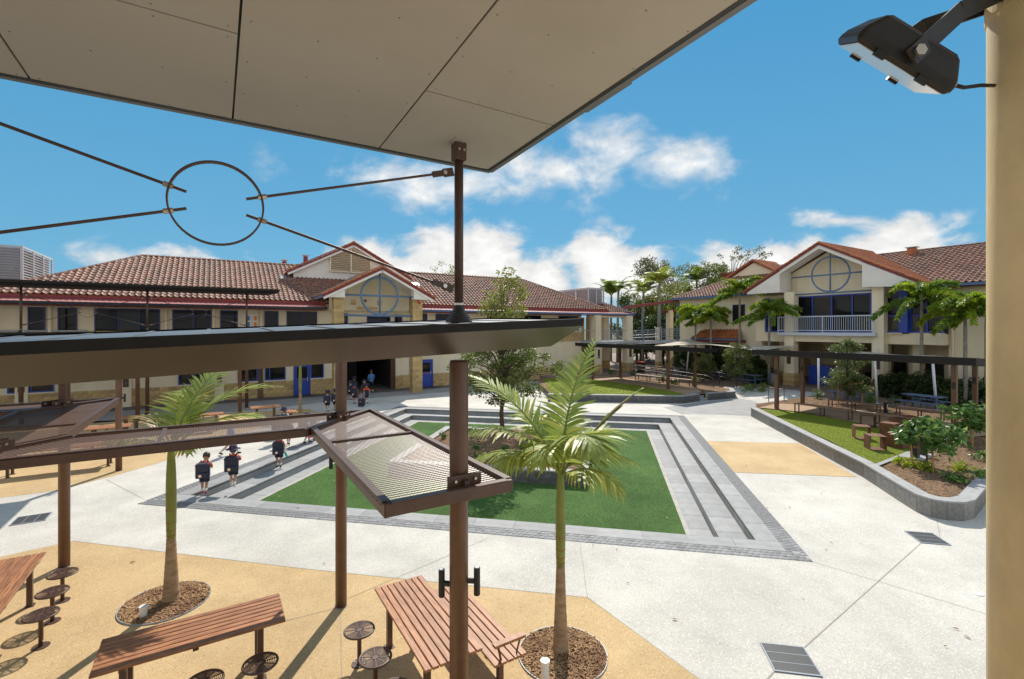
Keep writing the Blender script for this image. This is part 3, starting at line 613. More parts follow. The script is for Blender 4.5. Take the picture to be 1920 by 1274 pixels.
# upper mast of the near post with boot, brackets, rods and ring
def mast(s,n,z0,z1,label,r=.042,boot=True,box=True):
    t=thing('canopy_mast',label,'mast',W(s,n,z0),ANG,'slim masts between the two canopy roofs'); h=z1-z0
    MB().lathe([(0,0),(r,0),(r,h),(0,h)],16).build('shaft','brown_steel',t,smooth=True)
    if boot:
        pr=[(0,-.01),(.125,-.01),(.125,.01)]
        for k in range(6): 
            r0=.118-.012*k; z=.012+.018*k; pr+=[(r0,z),(r0,z+.012),(r0-.008,z+.013)]
        pr+=[(.048,.125),(.048,.15),(0,.15)]; MB().lathe(pr,24).build('rubber_boot','black_metal',t)
        MB().lathe([(0,.152),(.05,.152),(.05,.172),(0,.172)],20).build('hose_clamp','bolt',t)
    if box:
        b=MB().box(-.055,.055,-.055,.055,h-.16,h).build('top_box','brown_steel',t,bevel=.004)
        for dx in (-.025,.025): MB().tube([(dx,-.056,h-.07),(dx,-.07,h-.07)],.014,6).build('bolt','bolt',b)
    return t
m1=mast(1.95,4.11,LOWZ(1.95,4.11)+.012,6.235,'slim brown mast with ribbed black boot rising from the near canopy roof')
mast(-1.93,4.11,LOWZ(-1.93,4.11)+.012,6.235,'slim brown mast out of view at left holding the bracing rods')
def brace(sA,sB,n,zc,r,zu,zl,label,rod=.011,band=.045,off=.09,bl=.22,inward=.11):
    """ring with four rods between two masts in the plane n"""
    t=thing('bracing_ring',label,'bracing ring',W((sA+sB)/2,n,zc),ANG,'round steel bracing rings with four rods')
    N_=56; m=MB()
    for i in range(N_):
        a,b=2*PI*i/N_,2*PI*(i+1)/N_
        for (ra,rb) in ((r,r-.012),):
            q=[(ra*math.cos(a),ra*math.sin(a)),(ra*math.cos(b),ra*math.sin(b)),(rb*math.cos(b),rb*math.sin(b)),(rb*math.cos(a),rb*math.sin(a))]
            m.extr([(x,-band/2,z) for x,z in q],(0,band,0))
    m.build('ring','brown_steel',t)
    hs=abs(sB-sA)/2
    for sx in (-1,1):
        for zt,zo in ((zu-zc,off),(zl-zc,-off)):
            A=Vector((sx*(hs-.04),0,zt)); P=Vector((sx*math.sqrt(r*r-off*off),0,zo)); d=(P-A).normalized(); E=P+d*inward
            b=A+d*bl
            rd=MB().tube([b,E],rod,8).build('rod','brown_steel',t)
            MB().tube([P-d*.03,P+d*.03],.02,6).build('nut','bolt',rd)
            br=MB().beam(A+d*.02,A+d*bl*.55,.02,.075).beam(A+d*bl*.5,A+d*bl*1.05,.034,.05).build('bracket','brown_steel',t)
            c=A+d*bl*.52; MB().tube([(c.x,-.03,c.z),(c.x,.03,c.z)],.022,6).build('bolt','bolt',br)
brace(1.95,-1.93,4.11,5.41,.305,5.97,4.86,'large steel ring hung on four thin rods against the sky at upper left')
# ---------------------------------------------------------------- big overhead canopy
SOF=lambda s,n:6.24-.044*(n-4.11)
oc=thing('overhead_canopy','large pale panelled canopy soffit overhead at top left','canopy',(0,0,0),ANG)
S1,N1=2.57,4.62; S0,N0=-9.6,-6.
MB().extr([(S0,N0,SOF(S0,N0)+.035),(S1-.03,N0,SOF(S0,N0)+.035),(S1-.03,N1-.03,SOF(0,N1)+.035),(S0,N1-.03,SOF(0,N1)+.035)],(0,0,.16)).build('roof_core','black_metal',oc)
cols=[S1-.03]; x=1.33
while x>S0: cols.append(x); x-=1.21
offs=[3.38,2.2,3.33,2.2,3.33,2.2,3.33,2.2,3.3,2.2,3.3]
scr=MB().lathe([(0,-.003),(.005,-.003),(.006,0),(0,0)],8); scr_me=scr.mesh('screw','screw')
for i in range(len(cols)-1):
    a,b=cols[i+1],cols[i]; y=offs[i]; cuts=[N1-.035]; 
    while y>N0: cuts.append(y); y-=2.4
    for j in range(len(cuts)-1):
        c,d=cuts[j+1],cuts[j]; g_=.007
        x0,x1,y0,y1=a+g_,b-g_,c+g_,d-g_
        pn=MB().extr([(x0,y0,SOF(0,y0)),(x0,y1,SOF(0,y1)),(x1,y1,SOF(0,y1)),(x1,y0,SOF(0,y0))],(0,0,.03)).build('soffit_panel','soffit',oc)
        if y1>-1 and x1>-3:
            nx=4; ny=max(2,int((y1-y0)/.45)+1)
            for k in range(nx):
                for l in range(ny):
                    sx=x0+.05+(x1-x0-.1)*k/(nx-1); sy=y0+.05+(y1-y0-.1)*l/(ny-1); inst(scr_me,'screw',pn,Matrix.Translation((sx,sy,SOF(0,sy)-.0005)))
fa=MB()
for a,b in (((S1,N0),(S1,N1)),((S1,N1),(S0,N1))):
    fa.beam((*a,SOF(0,a[1])+.09),(*b,SOF(0,b[1])+.09),.05,.19)
fa.build('edge_fascia','fascia_grey',oc)
fa=MB()
for a,b in (((S1-.045,N0),(S1-.045,N1-.05)),((S1-.05,N1-.045),(S0,N1-.045))):
    fa.beam((*a,SOF(0,a[1])+.012),(*b,SOF(0,b[1])+.012),.035,.03)
fa.build('shadow_trim','black_metal',oc)
MB().beam((S1+.035,2.55,SOF(0,2.55)+.02),(S1+.035,3.05,SOF(0,3.05)+.02),.02,.05).build('gutter_clip','fascia_grey',oc)
MB().box(1.86,2.04,3.98,4.26,SOF(0,4.11)-.003,SOF(0,4.11)+.02).build('patch_panel','soffit',oc)
# ---------------------------------------------------------------- mesh awnings
def perf(poly,z,cw=.064,ch=.056,fr=.21):
    xs=[p[0] for p in poly]; ys=[p[1] for p in poly]; mb=MB(); r=0; y=min(ys)
    while y<max(ys):
        x=min(xs)-(cw/2 if r%2 else 0)
        while x<max(xs):
            cx,cy=x+cw/2,y+ch/2
            if inside((cx,cy),poly):
                hx,hy=cw/2,ch/2; ix,iy=hx*(1-fr*1.05),hy*(1-fr*1.15)
                mb.add([(cx-hx,cy-hy,z),(cx+hx,cy-hy,z),(cx+hx,cy+hy,z),(cx-hx,cy+hy,z),(cx-ix,cy-iy,z+.002),(cx+ix,cy-iy,z+.002),(cx+ix,cy+iy,z-.002),(cx-ix,cy+iy,z-.002)],[(0,1,5,4),(1,2,6,5),(2,3,7,6),(3,0,4,7)])
            x+=cw
        y+=ch; r+=1
    return mb
def awning(poly,label,cross=(),brackets=(),z=3.03):
    t=thing('mesh_awning',label,'awning',W(0,0,z),ANG,'perforated brown mesh awnings fixed to the posts'); n=len(poly)
    o=perf(poly,0).build('perforated_sheet','bronze_mesh',t); o['kind']='stuff'
    c=Vector((sum(p[0] for p in poly)/n,sum(p[1] for p in poly)/n,0))
    for i in range(n):
        a=Vector((*poly[i],0));b=Vector((*poly[(i+1)%n],0)); d=(b-a).normalized(); a2=a-d*.02;b2=b+d*.02
        f=MB().beam(a2+Vector((0,0,-.025-.0015*i)),b2+Vector((0,0,-.025-.0015*i)),.055,.11).build('frame_rail','brown_steel',t,bevel=.004)
        MB().beam(a+d*.03+Vector((0,0,.0345+.002*i)),b-d*.03+Vector((0,0,.0345+.002*i)),.07,.008).build('cover_strip','brown_steel',f)
    for a,b in cross: MB().beam((*a,.012),(*b,.012),.05,.03).build('cross_rail','brown_steel',t)
    for x,y,a in brackets:
        b=MB(); b.obox((x,y,.07),.34,.012,.11,a); b.obox((x,y,.03),.05,.12,.1,a); o=b.build('bracket','brown_steel',t)
        for k in (-.1,.1): MB().tube([(x+k*math.cos(a),y+k*math.sin(a)-.01,.08),(x+k*math.cos(a),y+k*math.sin(a)-.035,.08)],.014,6).build('bolt','bolt',o)
awning([(1.2,3.9),(2.38,3.9),(2.35,8.6),(1.2,7.42)],'mesh awning panel between the two central posts, over the green lawn edge',[((1.2,6.45),(2.36,6.45))],[(1.95,3.99,0),(1.75,7.95,R(45))])
awning([(1.12,7.42),(2.25,8.58),(-1.62,8.62),(-2.85,7.42)],'long mesh awning running left from the central post across the left palm',[((-.62,7.42),(-.62,8.6))],[(1.6,8.02,R(45)),(-2.2,8.02,R(45))])
awning([(-1.75,8.66),(-1.72,12.72),(-2.9,11.55),(-2.95,7.5)],'mesh awning panel at far left in half shade beside the brown post',[((-2.93,9.7),(-1.74,9.7))],[(-2.43,12.05,R(45)),(-2.3,8.2,R(45))])
awning([(-1.8,12.74),(-2.95,11.6),(-7,11.6),(-7,12.74)],'mesh awning strip farthest left beyond the brown post',[((-4.5,11.6),(-4.5,12.74))],[(-2.6,12.15,R(45))])
# ---------------------------------------------------------------- far canopies over platform and bed, with square posts
flatz=lambda s,n:3.38-.055*(s-24.)
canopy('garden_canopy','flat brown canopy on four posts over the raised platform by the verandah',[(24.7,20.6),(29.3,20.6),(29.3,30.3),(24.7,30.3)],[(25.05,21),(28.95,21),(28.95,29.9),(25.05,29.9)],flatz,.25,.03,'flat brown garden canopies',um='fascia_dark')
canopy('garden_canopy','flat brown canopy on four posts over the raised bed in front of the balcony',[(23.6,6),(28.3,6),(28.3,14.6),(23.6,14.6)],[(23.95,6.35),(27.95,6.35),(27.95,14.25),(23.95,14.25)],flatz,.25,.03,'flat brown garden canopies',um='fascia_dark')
def sqpost(s,n,label,z0=.4):
    t=thing('garden_post',label,'post',W(s,n,z0),ANG,'square brown posts of the garden canopies'); h=3.12-z0
    MB().box(-.085,.085,-.085,.085,0,h).build('shaft','post_brown',t,bevel=.012)
    MB().box(-.14,-.085,-.045,.045,h-.95,h-.7).build('light_fitting','black_metal',t)
for s,n,l in ((25.6,21.7,'square brown post at the near corner of the platform canopy beside the tan path'),(28.4,21.75,'square brown post at the stone steps of the platform'),(28.6,29.2,'square brown post at the back of the platform near the red-lidded bin'),(25.6,29.2,'square brown post at the back left of the platform beside the verandah column'),
              (24.2,13.65,'square brown post at the pointed lawn tip of the raised bed'),(27.35,14.0,'square brown post behind the first long bench of the raised bed'),(24.3,6.8,'square brown post behind the two leafy shrubs of the raised bed'),(27.4,7.0,'square brown post at the far right of the raised bed by the blue table')): sqpost(s,n,l)
# far masts and rings of the high canopy
for s,l in ((-7.7,'slim mast of the far high canopy near the left edge'),(-3.0,'slim mast of the far high canopy in front of the wide window'),(1.5,'slim mast of the far high canopy beside the notice board')): mast(s,31,4.3,6.5,l,.05,True,False)
brace(-7.7,-3.0,31,5.36,.33,6.1,4.65,'small far bracing ring left of the wide window of the tiled block',.014,.04,.1,.3,.12)
brace(-3.0,1.5,31,5.36,.33,6.1,4.65,'small far bracing ring in front of the blue double window of the tiled block',.014,.04,.1,.3,.12)
# ---------------------------------------------------------------- cream column and floodlight at right
cx,cy=1.95,1.74
cp_=thing('cream_column','round cream painted column with grime along the right edge','column',(cx,cy,0))
o=MB().lathe([(0,0),(.165,0),(.165,5.62),(.165,9),(0,9)],48).build('shaft','cream_dirty',cp_,smooth=True)
MB().lathe([(.1,5.66),(.169,5.66),(.1705,5.67),(.1705,5.72),(.169,5.73),(.1,5.73)],48).build('joint_band','cream_dirty',cp_)
MB().lathe([(0,0),(.19,0),(.19,.02),(0,.02)],32).build('base_plate','steel_grey',cp_)
fl=thing('floodlight','black floodlight on a forked bracket fixed to the cream column','floodlight',(1.415,1.75,5.5)); 
ry=math.atan2(.525,.85); FM=Matrix.Rotation(ry,4,'Y')@Matrix.Rotation(R(32),4,'X')
hb=MB(); lx,ly=.19,.125
vs=[(-lx,-ly,-.05),(lx,-ly,-.05),(lx,ly,-.05),(-lx,ly,-.05),(-lx,-ly,-.01),(lx,-ly,-.01),(lx,ly,-.01),(-lx,ly,-.01),(-lx*.74,-ly*.75,.062),(lx*.74,-ly*.75,.062),(lx*.74,ly*.75,.062),(-lx*.74,ly*.75,.062)]
hb.add(vs,[(0,3,2,1),(0,1,5,4),(1,2,6,5),(2,3,7,6),(3,0,4,7),(4,5,9,8),(5,6,10,9),(6,7,11,10),(7,4,8,11),(8,9,10,11)]).xf(FM)
body=hb.build('housing','black_metal',fl,bevel=.012)
g_=MB().box(-lx+.018,lx-.018,-ly+.018,ly-.018,-.054,-.0515).xf(FM); g_.build('glass','lamp_glass',body)
for x in (-.09,.08): [MB().box(x-.02,x+.02,q-.008,q+.008,-.062,-.04).xf(FM).build('clip','black_metal',body) for q in (-ly,ly)]
for sy in (-1,1):
    a=FM@Vector((.0,sy*(ly+.012),.0)); e=Vector((.46,.08+sy*.06,.27)); md=a.lerp(e,.45)+Vector((-.02,sy*.01,.03))
    arm=MB().beam(a-(md-a).normalized()*.03,md,.01,.06).beam(md,e,.01,.06).build('bracket_arm','black_metal',fl)
    MB().tube([a+Vector((0,sy*.004,0)),a+Vector((0,sy*.022,0))],.02,6).build('bolt','bolt',arm)
MB().beam((.36,.0,.5),(.5,.02,.17),.012,.07).beam((.44,.0,.3),(.5,.02,.3),.1,.03).build('wall_plate','black_metal',fl)
ge=FM@Vector((lx,-.02,-.01)); MB().tube([ge-Vector((.02,0,0)),ge+Vector((.03,0,0))],.02,10).build('cable_gland','bolt',fl)
MB().tube([ge+Vector((.02,0,0)),ge+Vector((.07,.0,-.012)),ge+Vector((.13,0,-.004)),ge+Vector((.24,.05,.02)),(.42,.03,.0)],.007,8).build('cable','black_metal',fl,smooth=True)
# ================================================================ BUILDINGS
def tile_mb(wd=.3,ln=.36):
    prof=[(-.5,.012),(-.32,0),(-.05,.0),(.06,.03),(.22,.075),(.38,.04),(.52,.012)]
    mb=MB(); n=len(prof)
    lo=[(x*wd,-ln*.56,z+.045) for x,z in prof]; hi=[(x*wd,ln*.56,z) for x,z in prof]; ft=[(x*wd,-ln*.56,z-.004) for x,z in prof]
    mb.add(lo+hi+ft,[(i,i+1,n+i+1,n+i) for i in range(n-1)]+[(2*n+i,2*n+i+1,i+1,i) for i in range(n-1)])
    return mb
TILE=tile_mb()
def tile_roof(parent,world,o,xd,up,poly,m='tile',wd=.3,ln=.36,limit=300,name='roof_tile'):
    """tiles over the polygon given in (along eave, up slope) from the corner o"""
    o=Vector(o);xd=Vector(xd).normalized();up=Vector(up).normalized();nn=xd.cross(up).normalized()
    if nn.z<0: nn=-nn
    Rm=Matrix((xd,up,nn)).transposed().to_4x4()
    if Rm.to_3x3().determinant()<0: Rm=Matrix((-xd,up,nn)).transposed().to_4x4()
    us=[p[0] for p in poly]; vs=[p[1] for p in poly]; ms=[]; v=min(vs)+ln/2
    while v<max(vs)+ln*.3:
        u=min(us)+wd/2
        while u<max(us):
            if inside((u,min(v,max(vs)-.02)),poly): ms.append(Matrix.Translation(o+xd*u+up*v+nn*(.03+random.uniform(-.004,.004)))@Rm@Matrix.Rotation(random.uniform(-.02,.02),4,'Z'))
            u+=wd
        v+=ln
    place_pieces(name,TILE,m,parent,ms,world,limit)
    mb=MB(); P=[o+xd*u+up*v+nn*.005 for u,v in poly]; mb.extr(P,-nn*.06); mb.build('roof_deck','tile_orange',parent)
def ridge_caps(parent,a,b,m='tile_orange',r=.12,step=.38,name='ridge_tile'):
    a=Vector(a);b=Vector(b);l=(b-a).length;d=(b-a)/l;k=max(1,int(l/step)); st=l/k
    x=d.cross(Vector((0,0,1))).normalized(); up=x.cross(d).normalized(); mb=MB(); n=6
    for j in range(2):
        for i in range(n+1):
            t=PI*i/n; rr=r*(1.08 if j==0 else .95); mb.v.append((math.cos(t)*rr,(-.53 if j==0 else .53)*st,math.sin(t)*rr*.75))
    mb.f=[(i,i+1,n+2+i,n+1+i) for i in range(n)]+[tuple(range(n,-1,-1))]
    me=mb.mesh(name,m); Rm=Matrix((x,d,up)).transposed().to_4x4()
    for i in range(k): inst(me,name,parent,Matrix.Translation(a+d*(i+.5)*st)@Rm@Matrix.Rotation(random.uniform(-.02,.02),4,'Z'))
def window(parent,x0,x1,z0,z1,y,mull=(),trans=(),fm='navy_frame',fw=.06,proud=.07,sill=True,name='window'):
    f=MB(); f.box(x0,x1,y-proud,y,z1-fw,z1).box(x0,x1,y-proud,y,z0,z0+fw).box(x0,x0+fw,y-proud,y,z0+fw,z1-fw).box(x1-fw,x1,y-proud,y,z0+fw,z1-fw)
    xs=[x0+fw]+[m for m in mull]+[x1-fw]; zs=[z0+fw]+list(trans)+[z1-fw]
    for m_ in mull: f.box(m_-fw*.45,m_+fw*.45,y-proud+.004,y,z0+fw,z1-fw)
    for t_ in trans: f.box(x0+fw,x1-fw,y-proud+.008,y,t_-fw*.4,t_+fw*.4)
    o=f.build(name,fm,parent)
    for i in range(len(xs)-1):
        for j in range(len(zs)-1): MB().add([(xs[i],y-.012,zs[j]),(xs[i+1],y-.012,zs[j]),(xs[i+1],y-.012,zs[j+1]),(xs[i],y-.012,zs[j+1])],[(0,1,2,3)]).build('pane','window_glass',o)
    if sill: MB().box(x0-.05,x1+.05,y-proud-.06,y,z0-.07,z0-.004).build('sill','cream',o)
    return o
BLK=MB(); 
def block_mb(l,h,d):
    m=MB().box(-l/2,l/2,-d/2,d/2,-h/2,h/2)
    m.v=[(x+random.uniform(-.006,.006),y+random.uniform(-.012,.012),z+random.uniform(-.004,.004)) for x,y,z in m.v]; return m
def block_wall(parent,world,x0,x1,y,z0,z1,bl=.4,bh=.2,d=.06,limit=300,m='sandstone'):
    """courses of blocks, faces proud of a mortar backing"""
    ms=[]; k=round((z1-z0)/bh); h=(z1-z0)/k
    for r in range(k):
        x=x0-(bl/2 if r%2 else 0)
        while x<x1-.02:
            a,b=max(x,x0),min(x+bl,x1)
            if b-a>.05: ms.append(Matrix.Translation(((a+b)/2,y-d/2+random.uniform(-.006,.006),z0+(r+.5)*h))@Matrix.Diagonal(((b-a-.012)/bl,1,1,1)))
            x+=bl
    place_pieces('stone_block',block_mb(bl,h-.012,d),m,parent,ms,world,limit)
    MB().box(x0,x1,y-.03,y+.02,z0,z1).build('mortar_backing','mortar',parent)
def block_col(parent,x0,x1,y0,y1,z0,z1,bh=.2,m='sandstone',core='mortar'):
    k=round((z1-z0)/bh); h=(z1-z0)/k; me=unit.mesh('stone_block',m); xm=(x0+x1)/2; ym=(y0+y1)/2
    for r in range(k):
        z=z0+(r+.5)*h; 
        parts=[(x0,xm-.005+(x1-x0)*.15,y0,y1),(xm+.005+(x1-x0)*.15,x1,y0,y1)] if r%2 else [(x0,xm-.005-(x1-x0)*.15,y0,y1),(xm+.005-(x1-x0)*.15,x1,y0,y1)]
        for a,b,c,d in parts:
            j=random.uniform(-.008,.008); inst(me,'stone_block',parent,Matrix.Translation(((a+b)/2,(c+d)/2,z))@Matrix.Diagonal((b-a+j*.5,d-c+j,h-.012,1)))
    MB().box(x0+.03,x1-.03,y0+.03,y1-.03,z0,z1).build('column_core',core,parent)
def wheel(parent,cx,cz,r,y,bars,tr=.07,m='steel_blue',vert=None,name='ring_ornament'):
    N_=44; o=MB().tube([(cx+r*math.cos(2*PI*i/N_),y,cz+r*math.sin(2*PI*i/N_)) for i in range(N_)],tr,8,closed=True).build(name,m,parent,smooth=True)
    for a,b in bars: MB().tube([a,b],tr*.9,8).build('ornament_bar',m,o,smooth=True)
    if vert: MB().tube([(cx,y,vert[0]),(cx,y,vert[1])],tr*.9,8).build('ornament_bar',m,o,smooth=True)
def bld(name,label,o,rz): 
    t=thing(name,label,'building',o,rz); return t,Matrix.Translation(o)@Matrix.Rotation(rz,4,'Z')
def gable_front(parent,apex,left,right,y,thick=.2,tilem='tile_orange',step=.36,white=True,deep=.28):
    """barge board, white lining and a line of barge tiles on the two rakes"""
    ax,az_=apex
    for (bx,bz) in (left,right):
        a=Vector((ax,y,az_));b=Vector((bx,y,bz)); d=(b-a).normalized(); nn=Vector((-d.z,0,d.x)); 
        if nn.z<0: nn=-nn
        MB().extr([a-nn*.0,b-nn*.0,b-nn*deep*.5,a-nn*deep*.5],(0,.05,0)).build('barge_board','maroon',parent)
        if white: MB().extr([a-nn*deep*.5,b-nn*deep*.5,b-nn*deep,a-nn*deep],(0,.06,0)).build('barge_lining','white_paint',parent)
        k=int((b-a).length/step); st=(b-a).length/k
        mb=MB().box(-st*.52,st*.5,-.05,.22,-.02,.07); mb.v=[(x,yy,z+(.025 if x>0 else 0)) for x,yy,z in mb.v]; me=mb.mesh('barge_tile',tilem)
        sg=1 if b.x>a.x else -1
        Rm=Matrix((d,Vector((0,1,0)),nn)).transposed().to_4x4()
        for i in range(k): inst(me,'barge_tile',parent,Matrix.Translation(a+d*(i+.5)*st+nn*.03)@Rm)
# ---------------------------------------------------------------- left block
lb,LM=bld('school_block','long cream school block with brown hip roof and blue ring in its entrance gable',W(0,35,0),ANG)
X0,X1=-24.,29.3
w_=MB().box(X0,7.4,0,12,0,6.2).build('wall','cream',lb); MB().box(11.3,X1,0,12,0,6.2).build('wall','cream',lb); MB().box(7.4,11.3,.002,12,3.0,6.2).build('wall','cream',lb)
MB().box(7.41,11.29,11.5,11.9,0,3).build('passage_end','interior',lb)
[MB().box(q,q+.02,.3,11.4,.01,2.98).build('passage_shade_side','interior',lb) for q in (7.402,11.275)]; MB().box(7.43,11.27,.3,11.4,2.96,2.985).build('passage_shade_top','interior',lb)  # added dark panels, their colour stands in for the shade inside the passage
# roof
EY,EZ,RY,RZ=-.4,6.3,5.5,9.35
sl=Vector((0,RY-EY,RZ-EZ)); SL=sl.length
tile_roof(lb,LM,(-10.1,EY,EZ),(1,0,0),sl,[(0,0),(42.3,0),(36.4,SL),(5.9,SL)])
hip=MB().add([(-10.1,EY,EZ),(32.2,EY,EZ),(32.2,11.4,EZ),(-10.1,11.4,EZ),(-4.2,RY,RZ),(26.3,RY,RZ)],[(1,2,5),(2,3,4,5),(3,0,4),(0,3,2,1)]); hip.build('roof_hip','tile_orange',lb)
ridge_caps(lb,(-4.2,RY,RZ+.03),(26.3,RY,RZ+.03),'tile'); ridge_caps(lb,(-10.1,EY,EZ+.04),(-4.2,RY,RZ+.04),'tile'); ridge_caps(lb,(32.2,EY,EZ+.04),(26.3,RY,RZ+.04),'tile')
for a,b in ((X0,6.35),(12.45,32.3)):
    MB().box(a,b,-.42,-.37,5.98,6.27).build('fascia','maroon',lb)
    b2=b if b<10 else 34.9
    MB().add([(a,-1.25,5.9),(b2,-1.25,5.9),(b2,-.42,6.06),(a,-.42,6.06)],[(0,1,2,3)]).build('skirt_roof','pink_metal',lb)
    k=int((b2-a)/.25); me=MB().beam((0,-1.25,5.912),(0,-.42,6.072),.05,.02).mesh('roof_rib','pink_metal')
    for i in range(k): inst(me,'roof_rib',lb,Matrix.Translation((a+.12+i*.25,0,0)))
    MB().box(a,b2,-1.37,-1.252,5.76,5.905).build('gutter','dark_gutter' if b<10 else 'blue_gutter',lb)
    MB().box(a,b2,-1.25,-.002,5.7,5.74).build('eave_lining','maroon',lb)
MB().box(-24,-10.1,-.4,6,6.0,6.3).build('side_roof','tile',lb)
for x0,x1,mu,tr in ((-12.2,-9.6,(-10.9,),()),(-8.43,-7.74,(),()),(-7.26,-6.46,(),()),(-5.74,-2.78,(-4.7,-3.75),()),(-2.19,-.21,(-1.15,),(5.25,)),(.24,1.2,(),(5.25,)),(2.7,3.53,(),()),(4.01,5.91,(4.95,),()),(13.0,13.9,(),(5.2,)),(14.6,17.0,(15.8,),(5.2,)),(19.2,21.4,(20.3,),()),(22.4,24.6,(23.5,),()),(26.6,28.9,(27.8,),())):
    window(lb,x0,x1,3.95 if x0<5 else 4.25,5.62,0,mu,tr)
nb=MB().box(1.42,2.35,-.06,0,4.5,5.4).build('notice_board','white_paint',lb); 
for i in range(8): MB().box(1.5+.2*(i%4),1.66+.2*(i%4),-.066,-.06,4.62+.38*(i//4),4.9+.38*(i//4)).build('notice',('cream','top_blue','white_cloth','emblem_orange')[i%4],nb)
for x in (-7.55,-2.5,-.1,2.5): MB().lathe([(0,0),(.09,0),(.09,2.9),(0,2.9)],12,(x,-.12,2.85)).build('downpipe','cream',lb)
block_wall(lb,LM,-14.5,-2.3,-.002,3.1,4.35,.4,.2,.04,limit=20)
MB().box(-14.5,-6,-.18,-.1,4.32,4.4).build('handrail','steel_grey',lb)
# ground floor
block_wall(lb,LM,-20,4.42,-.002,0,1.03,limit=190); block_wall(lb,LM,5.49,6.9,-.002,0,1.03,limit=60); block_wall(lb,LM,11.75,13.3,-.002,0,1.0,limit=60); block_wall(lb,LM,14.4,26,-.002,0,1.0,limit=10)
def door(x0,x1,z1,mat_='blue_frame',y=0):
    f=MB().box(x0,x0+.07,y-.1,y,0,z1).box(x1-.07,x1,y-.1,y,0,z1).box(x0+.07,x1-.07,y-.1,y,z1-.07,z1).build('door_frame',mat_,lb)
    d=MB().box(x0+.075,x1-.075,y-.05,y,.02,z1-.08).build('door','blue_frame',lb)
    MB().box(x0+.2,x1-.2,y-.058,y-.05,1.15,z1-.25).build('pane','window_glass',d); MB().box(x0+.28,x1-.28,y-.06,y-.0505,1.02,1.08).build('mail_slot','tile_orange',d); MB().box(x1-.2,x1-.16,y-.1,y-.051,.95,1.2).build('handle','bolt',d)
    MB().box(x0-.1,x1+.2,y-.9,y-.25,.01,.03).build('door_mat','black_metal',lb)
door(4.44,5.47,2.15); door(13.3,14.35,2.1)
for a in ((-9.2,-7.4,(-8.3,)),(-1.9,-.2,(-1.1,)),(1.2,2.3,(1.75,)),(2.72,3.95,(3.0,)),(5.5,6.34,()),(12.5,13.2,())): window(lb,a[0],a[1],1.1,2.3,0,a[2],fm='blue_frame')
me=unit.mesh('slat','brown_steel')
for i in range(7): inst(me,'slat',lb,boxm(2.3+.05*i,2.33+.05*i,-.08,-.02,.0,2.6))
for x in (-8.9,-4.6,-.05): 
    c=MB().box(x,x+.5,-.14,-.003,0,3).build('pier','cream',lb); MB().box(x+.12,x+.38,-.17,-.14,1.15,1.6).build('plaque','brown_steel',c)
    nm=text_mesh('3',.2,'screw'); inst(nm,'numeral',c,Matrix.Translation((x+.25,-.174,1.36))@Matrix.Rotation(R(90),4,'X'))
MB().box(11.32,11.64,-.35,-.003,1.0,3.0).build('pier','cream',lb); block_col(lb,11.3,11.66,-.37,-.01,0,1.0); MB().box(11.0,11.3,-.2,.05,0,2.9).build('side_post','brown_steel',lb)
for i in range(12): MB().box(7.5+.12*i-.012,7.5+.12*i+.012,1.2,1.23,.1,2.6).build('gate_bar','black_metal',lb)
MB().box(7.45,8.9,1.19,1.24,2.55,2.62).build('gate_rail','black_metal',lb)
# portico
PY=-3.0
block_col(lb,6.42,7.05,PY,PY+.62,0,6.55); block_col(lb,11.66,12.37,PY,PY+.62,0,6.5)
ax,azz=9.45,8.55; el_,er_=5.65,13.2; ez_=azz-(ax-el_)*.52
ezr=azz-(er_-ax)*.52
yb=lambda z:(z-EZ)/(RZ-EZ)*(RY-EY)+EY
sL=Vector((ax-el_,0,azz-ez_)); LL=sL.length
tile_roof(lb,LM,(el_,PY-.28,ez_),(0,1,0),sL,[(0,0),(yb(ez_)-PY+.28,0),(yb(azz)-PY+.28,LL),(0,LL)],limit=150)
sR=Vector((ax-er_,0,azz-ezr)); MB().extr([(er_,PY-.28,ezr),(er_,yb(ezr),ezr),(ax,yb(azz),azz),(ax,PY-.28,azz)],(0,0,-.06)).build('portico_roof','tile_orange',lb)
ridge_caps(lb,(ax,PY-.3,azz+.06),(ax,yb(azz),azz+.06))
gable_front(lb,(ax,azz),(el_,ez_),(er_,ezr),PY-.3)
MB().add([(el_+.3,-.01,ez_-.15),(er_-.3,-.01,ezr-.15),(ax,-.01,azz-.2)],[(0,1,2)]).build('gable_wall','cream',lb)
MB().extr([(6.6,-.5,5.76),(12.3,-.5,5.76),(12.3,-.5,6.95),(ax,-.5,azz-.2),(6.6,-.5,6.95)],(0,.06,0)).build('gable_infill','cream',lb)
for sx,xe,ze in ((-1,el_,ez_),(1,er_,ezr)):
    a=(xe-sx*.05,PY-.2,ze-.1); b=(ax,PY-.2,azz-.15); MB().extr([a,b,(b[0],-.02,b[2]),(a[0],-.02,a[2])],(0,0,-.03)).build('rake_lining','white_paint',lb)
for a,b,zt in ((el_+.1,7.06,ez_),(11.66,er_-.1,ezr)):
    q=[(a,PY-.24,ez_-.25 if a<8 else ezr+.5),(b,PY-.24,ez_+.45 if a<8 else ezr-.25),(b,PY-.24,6.5),(a,PY-.24,6.5)]
    if a<8: q=[(a+.35,PY-.24,ez_-.1),(7.05,PY-.24,ez_+.5),(7.05,PY-.24,ez_-.1)]
    else: q=[(11.66,PY-.24,ezr+.55),(er_-.4,PY-.24,ezr-.1),(11.66,PY-.24,ezr-.1)]
    MB().extr(q,(0,.6,0)).build('eave_box','white_paint',lb)
MB().box(el_-.02,el_+.1,PY-.3,yb(ez_)-.3,ez_-.1,ez_+.03).build('gutter','blue_gutter',lb); MB().box(er_-.1,er_+.02,PY-.3,yb(ezr)-.3,ezr-.1,ezr+.03).build('gutter','blue_gutter',lb)
